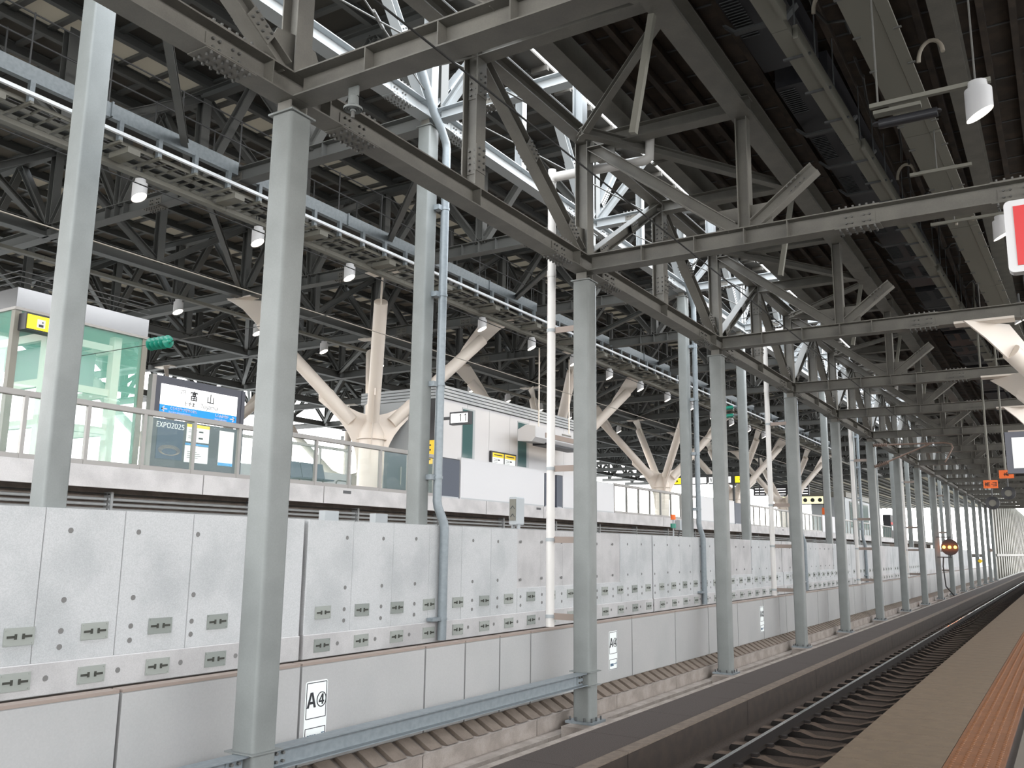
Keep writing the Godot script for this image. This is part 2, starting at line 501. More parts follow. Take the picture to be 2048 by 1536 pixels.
func near_platform():
	var f = thing("floor", "island platform paved with brown tiles and an orange tactile strip", "platform", Vector3.ZERO, "", "structure")
	boxo("platform_body", Vector3(-1.70, -2.0, -150), Vector3(7.2, -.06, 14), M.kerb, f)
	boxo("joint_bed", Vector3(-1.72, -.06, -113), Vector3(-.5, -.03, 14), M.black, f)
	boxo("paving", Vector3(-.5, -.06, -150), Vector3(7.2, 0, 14), M.floor2, f)
	var em = MB.new()
	em.ext(PackedVector2Array([Vector2(-.392, -.08), Vector2(.392, -.08), Vector2(.392, 0), Vector2(-.38, 0), Vector2(-.392, -.012)]), Vector3(0, 0, .212), Vector3(0, 0, -.212))
	var emm = em.mesh()
	var tm = MB.new()
	tm.span(Vector3(-.198, -.06, -.198), Vector3(.198, 0, .198))
	for i in 5:
		for j in 5:
			tm.lathe(Vector3(-.155 + i * .0775, 0, -.155 + j * .0775), PackedVector2Array([Vector2(.018, 0), Vector2(.012, .005), Vector2(0, .005)]), 6)
	var tmm = tm.mesh()
	var z = -4.5
	while z > -112.0:
		obj("edge_tile", emm, M.tile, f, Vector3(-1.358, 0, z))
		z -= .437
	boxo("edge_strip", Vector3(-1.75, -.08, -150), Vector3(-.966, 0, -112), M.tile, f)
	z = -5.0
	while z > -100.0:
		obj("tactile_tile", tmm, M.tactile, f, Vector3(-.762, 0, z))
		z -= .4
	boxo("tactile_strip", Vector3(-.96, -.06, -150), Vector3(-.564, 0, z + .2), M.tactile, f)

func barrier_and_wall():
	# sound barrier of pale panels on a row of absorbing blocks
	var b = thing("noise_barrier", "low barrier of smooth pale panels with brown top edge behind the trackside columns", "noise barrier")
	var js = [-1.0, -3.3, -5.61, -7.98, -10.38, -11.36, -12.32, -13.28, -15.0, -17.37, -19.76, -21.97, -22.9, -24.3, -26.7, -28.4, -29.2, -31.0, -33.4, -35.0]
	var z = -37.4
	while z > -118.0:
		js.append(z)
		z -= 2.4
	for i in js.size() - 1:
		var a: float = js[i] - .018
		var c: float = js[i + 1] + .018
		exto("panel", PackedVector2Array([Vector2(-7.85, -.92), Vector2(-7.765, -.92), Vector2(-7.75, -.905), Vector2(-7.75, .195), Vector2(-7.765, .205), Vector2(-7.85, .205)]), Vector3(0, 0, a), Vector3(0, 0, c), M.panel, b)
		boxo("panel_cap", Vector3(-7.9, .206, c), Vector3(-7.748, .236, a), M.cap, b)
	boxo("backing", Vector3(-7.95, -.9, js[js.size() - 1]), Vector3(-7.83, .15, -1.0), M.gapdark, b)
	var prof = PackedVector2Array([Vector2(-.12, -1.08), Vector2(.25, -1.08), Vector2(.285, -1.065), Vector2(.01, -.912), Vector2(-.12, -.912)])
	var ab = MB.new()
	ab.ext(prof, Vector3(0, 0, .13), Vector3(0, 0, -.13))
	var abm = ab.mesh()
	z = -3.0
	var more = MB.new()
	while z > -115.0:
		if z > -62.0:
			obj("absorber_block", abm, M.absorb, b, Vector3(-7.75, 0, z))
		else:
			more.ext(prof, Vector3(-7.75, 0, z + .13), Vector3(-7.75, 0, z - .13))
		z -= .385
	stuff(obj("absorber_blocks", more, M.absorb, b))
	exto("absorber_back", PackedVector2Array([Vector2(-7.99, -1.081), Vector2(-7.56, -1.081), Vector2(-7.82, -.93), Vector2(-7.99, -.93)]), Vector3(0, 0, -1), Vector3(0, 0, -115), M.gapdark, b)
	# kerb below it
	var k = thing("kerb", "stepped concrete kerb under the noise barrier", "kerb")
	z = 2.0
	while z > -118.0:
		exto("kerb_block", PackedVector2Array([Vector2(-8.0, -2.0), Vector2(-7.24, -2.0), Vector2(-7.24, -1.345), Vector2(-7.455, -1.335), Vector2(-7.455, -1.1), Vector2(-7.475, -1.082), Vector2(-8.0, -1.082)]), Vector3(0, 0, z), Vector3(0, 0, z - 2.98), M.kerb, k)
		boxo("drip_edge", Vector3(-7.6, -1.098, z - 2.98), Vector3(-7.44, -1.08, z), M.kerb, k)
		z -= 3.0
	# viaduct wall
	var w = thing("wall_viaduct", "pale board-marked concrete viaduct wall behind the noise barrier", "concrete wall", Vector3.ZERO, "", "structure")
	var joints = [3.4, -10.46, -24.36, -38.2, -52.1, -66.0, -80.0, -94.0, -108.0, -122.0]
	for i in joints.size() - 1:
		var a: float = joints[i]
		var c: float = joints[i + 1]
		var n = 13
		var st = (a - c - .09) / n
		for q in n:
			var z0 = a - .045 - q * st
			var z1 = z0 - st
			var rec = 0.0
			var zc = (z0 + z1) / 2
			if (zc < -17.3 and zc > -21.8) or (zc < -31.0 and zc > -33.5) or (zc < -37.0 and zc > -39.9) or (zc < -45 and zc > -47.5): rec = 0.035
			if rec > 0.0:
				boxo("concrete_panel", Vector3(-10.75, .74, z1 + .0015), Vector3(-10.2 - rec, 2.0, z0 - .0015), M.concrete2, w)
				boxo("concrete_panel", Vector3(-10.75, .23, z1 + .0015), Vector3(-10.2, .74, z0 - .0015), M.concrete, w)
			else:
				exto("concrete_panel", PackedVector2Array([Vector2(-.5 * st + .002, -.55), Vector2(.5 * st - .002, -.55), Vector2(.5 * st - .002, -.012), Vector2(.5 * st - .012, 0), Vector2(-.5 * st + .012, 0), Vector2(-.5 * st + .002, -.012)]), Vector3(-10.2, .23, zc), Vector3(-10.2, 2.0, zc), M.concrete, w, Vector3(1, 0, 0))
		exto("base_course", PackedVector2Array([Vector2(-10.75, -.14), Vector2(-10.2, -.14), Vector2(-10.188, -.13), Vector2(-10.188, .218), Vector2(-10.2, .228), Vector2(-10.75, .228)]), Vector3(0, 0, a - .045), Vector3(0, 0, c + .045), M.concrete2, w)
		boxo("expansion_joint", Vector3(-10.7, -.14, c - .045), Vector3(-10.33, 1.96, c + .045), M.gapdark, w)
	boxo("wall_foot", Vector3(-11.2, -2.0, -122), Vector3(-10.45, -.14, 4), M.gapdark, w)
	# anchor plates with two slotted bolt holes, and the round formwork tie holes
	var pm = MB.new()
	pm.box(Vector3(0, 0, 0), Vector3(.012, .2, .355))
	for s in [-1, 1]:
		for t in [-1, 1]:
			pm.tube(Vector3(.004, .078 * s, .155 * t), Vector3(.012, .078 * s, .155 * t), .009, -1.0, 6)
	var plm = pm.mesh()
	var hm = MB.new()
	for s in [-1, 1]:
		hm.box(Vector3(0.005, 0, .088 * s), Vector3(.006, .026, .115))
		hm.box(Vector3(0.006, 0, .045 * s), Vector3(.009, .06, .026))
	var hom = hm.mesh()
	var tm = MB.new()
	tm.tube(Vector3(-.01, 0, 0), Vector3(.003, 0, 0), .034, -1.0, 10)
	var tim = tm.mesh()
	var sets = [[-5.07, 5, 0.0], [-10.91, 15, 0.0], [-25.0, 14, 0.0], [-38.85, 14, 0.0], [-52.7, 14, 0.0], [-66.6, 14, 0.0]]
	for s in sets:
		for i in s[1]:
			var zz: float = s[0] - i * .935
			for y in [.545, .045]:
				var pl = obj("anchor_plate", plm, M.plate if rng.randf() > .35 else M.plate2, w, Vector3(-10.192 if y > .3 else -10.18, y + rng.randf_range(-.008, .008), zz))
				pl.rotation.x = rng.randf_range(-.015, .015)
				obj("bolt_slot", hom, M.hole, pl, Vector3(.006, 0, 0))
			if zz > -52.0:
				for y in [1.73, .925, .57, .39, .055]:
					obj("tie_hole", tim, M.tie, w, Vector3(-10.199 if y > .23 else -10.187, y + rng.randf_range(-.01, .01), zz - (.5 if y > .23 else .36)))

func shaft(h: float) -> ArrayMesh:
	var m = MB.new()
	m.ext(rrp(.312, .312, .04, 4), Vector3(0, 0, 0), Vector3(0, h, 0), Vector3(0, 0, -1), true)
	return m.mesh()
func steel_columns():
	var s1 = shaft(7.52)
	var s2 = shaft(8.0)
	var bp = MB.new()
	bp.ext(rp(.5, .5), Vector3(0, -.035, 0), Vector3(0, 0, 0), Vector3(0, 0, -1))
	var bpm = bp.mesh()
	var ab = MB.new()
	for i in [-1, 0, 1]:
		for s in [-1, 1]:
			ab.tube(Vector3(.2 * s, 0, .17 * i), Vector3(.2 * s, .06, .17 * i), .016, -1.0, 6)
			if i != 0: ab.tube(Vector3(.08 * s, 0, .2 * i), Vector3(.08 * s, .06, .2 * i), .016, -1.0, 6)
	var abm = ab.mesh()
	var cpm = MB.new()
	cpm.ext(rp(.37, .37), Vector3(0, 0, 0), Vector3(0, .022, 0), Vector3(0, 0, -1))
	var cap = cpm.mesh()
	var col = MB.new_box(Vector3(-.2, -.007, -.2), Vector3(.2, .007, .2)).mesh()
	var stub = MB.new()
	stub.ext(hp(.26, .2, .02, .02), Vector3(0, .022, 0), Vector3(0, .16, 0), Vector3(0, 0, -1))
	var stm = stub.mesh()
	var pl = MB.new()
	pl.span(Vector3(-.16, -.85, -.55), Vector3(.55, -.035, .55))
	var plm = pl.mesh()
	for k in FR.size():
		var z: float = FR[k]
		var c = thing("steel_column", "grey steel box column beside the track, %s along from the camera" % ORD[k], "column", Vector3(-7.075, -1.19, z), "trackside steel columns")
		obj("shaft", s1, M.col, c)
		var base = obj("base_plate", bpm, M.galv, c)
		obj("anchor_bolts", abm, M.dark, base).set_meta("kind", "stuff")
		obj("cap_plate", cap, M.col, c, Vector3(0, 7.52, 0))
		obj("bearing_stub", stm, M.steel, c, Vector3(0, 7.52, 0))
		if k < 2:
			for y in [.56, .78]: obj("collar_plate", col, M.col, c, Vector3(0, y, 0))
		var p = obj("plinth", plm, M.kerb, null, Vector3(-7.075, -1.19, z))
		tag(p, "square concrete plinth under the %s trackside column from the camera" % ORD[k], "plinth", "column plinths")
		var d = thing("steel_column", "bright grey steel column standing on the viaduct wall, %s from the camera" % ORD[k], "column", Vector3(-10.455, 2.0, z + .34), "steel columns on the viaduct wall")
		obj("shaft", s2, M.col, d)
		obj("cap_plate", cap, M.col, d, Vector3(0, 8.0, 0))
		obj("bearing_stub", stm, M.steel, d, Vector3(0, 8.0, 0))
	# galvanised strut low between the first columns
	for i in 2:
		var za: float = FR[0] - .17 if i == 1 else FR[0] + 6.9
		var zb: float = FR[1] + .17 if i == 1 else FR[0] + .17
		var s = thing("strut_beam", "mottled galvanised strut low between the first and second trackside columns" if i == 1 else "galvanised strut running from the first trackside column towards the camera", "beam")
		exto("beam", hp(.2, .2, .012, .014), Vector3(-7.04, -.52, za), Vector3(-7.04, -.52, zb), M.galv, s)
		for e in [za - .12, zb + .12]:
			var sp = boxo("splice_plate", Vector3(-7.033, -.59, e - .1), Vector3(-7.022, -.45, e + .1), M.galv, s)
			var m = MB.new()
			m.bolts(Vector3(-7.022, -.52, e), Vector3(0, 0, 1), Vector3.UP, 2, 2, .09, .08, Vector3(1, 0, 0))
			stuff(obj("bolts", m, M.bolt, sp))

func splice(par: Node, c: Vector3, along: Vector3, h: float, b: float):
	# bolted cover plates on both sides of the web and on both flanges of an I-beam
	var side = along.cross(Vector3.UP).normalized()
	var bs = Basis(along, Vector3.UP, along.cross(Vector3.UP))
	var mt = par.get_meta("pm", M.steel)
	for s in [-1, 1]:
		var pl = MB.new()
		pl.box(c + side * s * .013, Vector3(.5, h * .62, .012), bs)
		var web = obj("splice_plate", pl, mt, par)
		var bo = MB.new()
		for e in [-.13, .13]: bo.bolts(c + side * s * .019 + along * e, along, Vector3.UP, 2, 2, .085, .1, side * s)
		stuff(obj("bolts", bo, M.bolt, web))
		var fl = MB.new()
		fl.box(c + Vector3(0, s * (h * .5 + .006), 0), Vector3(.66, .012, b * .96), bs)
		var flange = obj("splice_plate", fl, mt, par)
		bo = MB.new()
		for e in [-1, 1]: bo.bolts(c + Vector3(0, s * (h * .5 + .012), 0) + side * e * b * .3, along, side, 6, 2, .1, .07, Vector3.UP * s)
		stuff(obj("bolts", bo, M.bolt, flange))

func side_girder():
	var g = thing("roof_girder", "lattice girder of grey beams lying along the tops of the trackside columns", "roof girder")
	var P = hp(.3, .3)
	var H = hp(.25, .25)
	var x = -7.075
	var stf = MB.new_box(Vector3(-.07, -.132, -.007), Vector3(.07, .132, .007)).mesh()
	var pv = MB.new_box(Vector3(-.006, -.21, -.12), Vector3(.006, .21, .12)).mesh()
	var pw = MB.new_box(Vector3(-.1, -.21, -.006), Vector3(.1, .21, .006)).mesh()
	var gm = MB.new()
	gm.ext(PackedVector2Array([Vector2(-.55, 0), Vector2(0, 0), Vector2(0, .55), Vector2(-.3, .5)]), Vector3(-.007, 0, 0), Vector3(.007, 0, 0))
	var ga = gm.mesh()
	gm = MB.new()
	gm.ext(PackedVector2Array([Vector2(0, 0), Vector2(.55, 0), Vector2(.3, .5), Vector2(0, .55)]), Vector3(-.007, 0, 0), Vector3(.007, 0, 0))
	var gb = gm.mesh()
	for k in range(-1, FR.size() - 1):
		var z0: float = FR[k] if k >= 0 else .58
		var z1: float = FR[k + 1]
		var zm = (z0 + z1) / 2
		exto("bottom_chord", P, Vector3(x, 6.65, z0), Vector3(x, 6.65, z1), M.steel, g)
		exto("top_chord", H, Vector3(x, 9.13, z0), Vector3(x, 9.13, z1), M.steel, g)
		exto("post", H, Vector3(x, 6.8, z0), Vector3(x, 9.0, z0), M.steel, g, Vector3(1, 0, 0))
		exto("post", H, Vector3(x, 6.8, zm), Vector3(x, 9.0, zm), M.steel, g, Vector3(1, 0, 0))
		exto("diagonal", hp(.2, .2), Vector3(x, 6.85, z0 - .2), Vector3(x, 8.95, zm + .15), M.steel, g)
		exto("diagonal", hp(.2, .2), Vector3(x, 8.95, zm - .15), Vector3(x, 6.85, z1 + .2), M.steel, g)
		if k < 7:
			splice(g, Vector3(x, 6.65, z0 - 1.0), Vector3(0, 0, 1), .3, .3)
			splice(g, Vector3(x, 6.65, z1 + 1.0), Vector3(0, 0, 1), .3, .3)
			for zz in [zm, z0 - .45, z1 + .45]:
				for s in [-1, 1]: obj("stiffener", stf, M.steel, g, Vector3(x + s * .08, 6.65, zz))
			var bo = MB.new()
			for y in [7.25, 8.45]:
				for s in [-1, 1]:
					obj("splice_plate", pv, M.steel, g, Vector3(x + s * .131, y, zm))
					bo.bolts(Vector3(x + s * .137, y, zm), Vector3(0, 0, 1), Vector3.UP, 2, 4, .12, .1, Vector3(s, 0, 0))
					obj("splice_plate", pw, M.steel, g, Vector3(x, y, zm + s * .013))
					bo.bolts(Vector3(x, y, zm + s * .019), Vector3(1, 0, 0), Vector3.UP, 2, 4, .1, .1, Vector3(0, 0, s))
			for q in [[z0 - .2, zm + .15], [z1 + .2, zm - .15]]:
				var a = Vector3(x, 6.85, q[0])
				var d = (Vector3(x, 8.95, q[1]) - a).normalized()
				for t in [.5, 2.2]:
					var c = a + d * t
					var u = Vector3(1, 0, 0).cross(d)
					for s in [-1, 1]:
						var pl = MB.new()
						pl.box(c + Vector3(s * .107, 0, 0), Vector3(.012, .36, .19), Basis(Vector3(1, 0, 0), d, u))
						obj("splice_plate", pl, M.steel, g)
						bo.bolts(c + Vector3(s * .113, 0, 0), u, d, 2, 4, .1, .085, Vector3(s, 0, 0))
			stuff(obj("bolts", bo, M.bolt, g))
			obj("gusset_plate", ga, M.steel, g, Vector3(x, 6.8, z0))
			obj("gusset_plate", gb, M.steel, g, Vector3(x, 6.8, z1))

func cross_trusses():
	var P = hp(.3, .3)
	var H = hp(.25, .25)
	var H2 = hp(.2, .2)
	var stf = MB.new_box(Vector3(-.007, -.132, -.07), Vector3(.007, .132, .07)).mesh()
	for k in FR.size():
		var z: float = FR[k]
		var t = thing("roof_truss", "grey steel cross truss over the track, %s from the camera" % ORD[k], "roof truss", Vector3.ZERO, "cross trusses over the track")
		exto("bottom_chord", P, Vector3(-6.92, 6.65, z), Vector3(9.5, 6.65, z), M.steel, t, Vector3.UP)
		exto("top_chord", H, Vector3(-6.95, 8.98, z), Vector3(-3.95, 8.98, z), M.steel, t)
		for x in [-4.1, 4.6, 7.5]:
			exto("post", H2, Vector3(x, 6.8, z), Vector3(x, 8.86, z), M.steel, t, Vector3(1, 0, 0))
		var ds = [[-6.9, 8.9, -4.3, 6.85], [-3.95, 6.85, -2.95, 7.62], [4.75, 8.9, 7.35, 6.85]]
		for d in ds:
			exto("diagonal", H2, Vector3(d[0], d[1], z), Vector3(d[2], d[3], z), M.steel, t)
		if k < 9:
			for x in [-5.9, -4.95, -4.1, -3.4]:
				for s in [-1, 1]: obj("stiffener", stf, M.steel, t, Vector3(x, 6.65, z + s * .078))
			splice(t, Vector3(-2.35, 6.65, z), Vector3(1, 0, 0), .3, .3)
			splice(t, Vector3(-.2, 6.65, z), Vector3(1, 0, 0), .3, .3)
			boxo("gusset_plate", Vector3(-4.55, 6.8, z - .007), Vector3(-3.65, 7.2, z + .007), M.steel, t)
			boxo("gusset_plate", Vector3(-7.05, 8.6, z - .007), Vector3(-6.45, 8.9, z + .007), M.steel, t)
			var bo = MB.new()
			var a = Vector3(-3.95, 6.85, z)
			var dd = (Vector3(-1.35, 8.9, z) - a).normalized()
			for s in [-1, 1]:
				bo.bolts(a + dd * .9 + Vector3(0, 0, s * .1), dd, Vector3(0, 0, 1).cross(dd), 4, 2, .09, .1, Vector3(0, 0, s))
			stuff(obj("bolts", bo, M.bolt, t))
		if k + 1 < FR.size():
			var zm: float = (z + FR[k + 1]) / 2
			var b = thing("roof_beam", "dark cross beam halfway between the %s and %s cross trusses" % [ORD[k], ORD[k + 1]], "roof beam", Vector3.ZERO, "intermediate cross beams")
			exto("beam", H, Vector3(-6.95, 8.98, zm), Vector3(-3.95, 8.98, zm), M.steel, b)
			exto("brace", rp(.09, .09), Vector3(-4.2, 8.7, zm), Vector3(-4.5, 7.06, zm), M.duct, b)
			var hb = thing("roof_brace", "pair of horizontal angle braces under the deck in the %s roof bay" % ORD[k], "roof brace", Vector3.ZERO, "horizontal roof braces")
			exto("brace_bar", hp(.16, .16), Vector3(-6.7, 8.82, z + .85), Vector3(-4.25, 8.82, zm + .3), M.steel, hb)
			exto("brace_bar", hp(.12, .12), Vector3(-6.85, 8.82, FR[k + 1] + .6), Vector3(-4.2, 8.82, zm - .3), M.steel, hb)

func near_roof():
	# deck over our platform: brown boards with ribs that run along the track
	var c = thing("ceiling", "dark brown ribbed roof deck over the near platform and its track", "ceiling", Vector3.ZERO, "", "structure")
	boxo("deck", Vector3(-6.57, 9.98, -260), Vector3(9.8, 10.1, 22), M.deck1, c)
	var x = -6.5
	while x < 9.6:
		boxo("deck_rib", Vector3(x - .05, 9.82, -160), Vector3(x + .05, 9.985, 22), M.deck1, c)
		x += .43
	var sm = MB.new()
	var z = 0.0
	while z > -70.0:
		sm.span(Vector3(-6.5, 9.965, z - .02), Vector3(9.6, 9.985, z + .02))
		z -= .95
	obj("deck_joints", sm, M.dark, c).set_meta("kind", "stuff")
	var gt = thing("gutter", "long grey box gutter along the edge of the near roof", "gutter")
	boxo("trough", Vector3(-6.42, 9.2, -118), Vector3(-6.08, 9.62, 6), M.steel, gt)
	for k in range(0, 8):
		boxo("hanger", Vector3(-6.45, 9.15, FR[k] - 1.85), Vector3(-6.05, 9.2, FR[k] - 1.75), M.steel, gt)
	# long beams under the deck
	for q in [[-4.08, 8.95, .4, .36, "the second longitudinal beam in from the track, over the truss posts"], [2.1, 8.95, .4, .3, "longitudinal beam over the middle of the near platform"]]:
		var b = thing("roof_beam", "grey steel " + q[4] if not q[4].begins_with("the ") else "wide grey lengthwise roof beam carried on the posts of the cross trusses", "roof beam")
		exto("beam", hp(q[2], q[3]), Vector3(q[0], q[1], 6), Vector3(q[0], q[1], -116), M.steel, b)
	# louvred ventilation boxes between two long beams
	var lv = thing("louvre_duct", "black louvred ventilation boxes in a row between the lengthwise roof beams", "ventilation duct")
	for k in range(0, 7):
		var za: float = FR[k] - .3
		var zb: float = FR[k + 1] + .3
		boxo("casing", Vector3(-3.62, 9.35, zb), Vector3(-2.75, 9.8, za), M.black, lv)
		var sl = MB.new()
		var zz = za - .15
		while zz > zb + .1:
			if int((za - zz) / 1.1) % 2 == 0:
				for xx in [-3.46, -3.02]:
					sl.box(Vector3(xx, 9.342, zz), Vector3(.26, .014, .03), Basis(Vector3(1, 0, 0), .5))
			zz -= .075
		if k < 5: obj("slats", sl, M.dark, lv).set_meta("kind", "stuff")
		for t in [.25, .5, .75]:
			var zc = lerpf(za, zb, t)
			exto("hat_bar", PackedVector2Array([Vector2(-.55, .12), Vector2(-.38, -.05), Vector2(.38, -.05), Vector2(.55, .12), Vector2(.5, .12), Vector2(.35, -.02), Vector2(-.35, -.02), Vector2(-.5, .12)]), Vector3(-3.18, 9.2, zc + .06), Vector3(-3.18, 9.2, zc - .06), M.dark, lv)
	# raceway with a pale flange
	var rw = thing("cable_raceway", "slim grey cable raceway with a pale lip under the near roof", "cable raceway")
	z = 5.0
	while z > -42.0:
		boxo("trunk", Vector3(-2.72, 8.4, z - 3.99), Vector3(-2.5, 8.52, z), M.duct, rw)
		boxo("lip", Vector3(-2.495, 8.36, z - 3.7), Vector3(-2.43, 8.56, z - .2), M.conduit if int(z) % 2 == 0 else M.duct, rw)
		for t in [.7, 1.8, 2.9]:
			boxo("bracket", Vector3(-2.78, 8.37, z - t - .04), Vector3(-2.4, 8.4, z - t), M.dark, rw)
			tubeo("hanger_rod", Vector3(-2.6, 8.5, z - t), Vector3(-2.6, 9.8, z - t), .012, M.dark, rw, 6)
		z -= 4.0
	var dt = thing("ceiling_duct", "broad smooth grey duct running lengthwise above the platform edge", "duct")
	z = 5.0
	while z > -42.0:
		boxo("duct_section", Vector3(-1.78, 8.3, z - 4.985), Vector3(-1.4, 8.62, z), M.duct, dt)
		boxo("duct_flange", Vector3(-1.395, 8.29, z - 4.9), Vector3(-1.24, 8.33, z), M.duct, dt)
		for t in [.5, 1.5, 2.5, 3.5, 4.5]:
			boxo("clip", Vector3(-1.8, 8.275, z - t - .03), Vector3(-1.7, 8.3, z - t), M.bolt, dt)
			boxo("clip", Vector3(-1.3, 8.27, z - t - .03), Vector3(-1.2, 8.29, z - t), M.bolt, dt)
		tubeo("hanger_rod", Vector3(-1.6, 8.6, z - 2.4), Vector3(-1.6, 9.85, z - 2.4), .014, M.dark, dt, 6)
		z -= 5.0
	var d2 = thing("roof_beam", "dark deep beam lengthwise beyond the smooth grey duct", "roof beam")
	exto("beam", hp(.5, .3), Vector3(-.9, 9.3, 6), Vector3(-.9, 9.3, -116), M.steel, d2)
	for q in [[lv, -.02], [rw, -.033], [dt, -.033]]:
		q[0].rotation.y = q[1]
		q[0].position.x = 14.0 * q[1]
	# looped conduits
	for q in [[-2.1, 8.5, -10.9, 0], [-1.05, 8.25, -12.4, 1], [-2.0, 8.45, -17.0, 2], [-1.25, 8.2, -19.4, 3]]:
		var pts = PackedVector3Array()
		for i in 11:
			var a = PI * i / 10.0
			pts.append(Vector3(q[0] + .16 * cos(a), q[1] + .24 * sin(a), q[2] - .15 * i / 10.0))
		var o = obj("conduit", tubemesh(pts, .028), M.conduit)
		tag(o, "pale flexible conduit looping beside the roof duct, " + ORD[q[3]] + " from the camera", "conduit", "looped conduits")
	for i in 5:
		var pts = PackedVector3Array()
		for j in 13:
			pts.append(Vector3(-2.1 + .1 * sin(j * .7 + i) - .033 * (14.0 - 8.5 - i * 4.2 - j * .33), 8.75 + .2 * cos(j * 1.1 + i * 2.0), -8.5 - i * 4.2 - j * .33))
		var o = obj("cable", tubemesh(pts, .02), M.cable)
		tag(o, "slack black cable in the dark between raceway and duct, " + ORD[i] + " from the camera", "cable", "slack roof cables")
	# lamp rail with a lens of dark glass under it
	var lr = thing("lamp_bracket", "pale steel rail under the near roof that carries the big lamp", "bracket")
	boxo("rail", Vector3(-1.54, 6.63, -10.33), Vector3(-.3, 6.68, -10.27), M.duct, lr)
	boxo("lower_rail", Vector3(-1.5, 6.53, -10.36), Vector3(-1.0, 6.57, -10.24), M.duct, lr)
	exto("tray", rrp(.72, .1, .045), Vector3(-1.16, 6.44, -10.3), Vector3(-1.16, 6.42, -10.3), M.black, lr, Vector3(0, 0, -1))
	exto("sensor_head", rrp(.11, .1, .04), Vector3(-1.45, 6.42, -10.3), Vector3(-.84, 6.42, -10.3), M.black, lr)
	for xx in [-1.45, -.45]:
		tubeo("rod", Vector3(xx, 6.66, -10.3), Vector3(xx, 8.3, -10.3), .012, M.bolt, lr, 6)
	for q in [[-1.3, -1.2, -15.0, "first"], [-1.3, 0.3, -17.6, "second"], [-1.4, -.4, -24.6, "third"], [-1.4, -.4, -31.4, "fourth"]]:
		var s = thing("hanger_rail", q[3] + " thin pale crossbar under the roof duct beyond the big lamp", "bracket", Vector3.ZERO, "crossbars under the duct")
		boxo("rail", Vector3(q[0] - .4, 7.6, q[2] - .03), Vector3(q[1] + .4, 7.65, q[2] + .03), M.duct, s)
		tubeo("rod", Vector3(q[0], 7.6, q[2]), Vector3(q[0], 8.4, q[2]), .012, M.bolt, s, 6)

func tubemesh(pts: PackedVector3Array, r: float, k := 8) -> MB:
	var m = MB.new()
	m.path(pts, r, k)
	return m

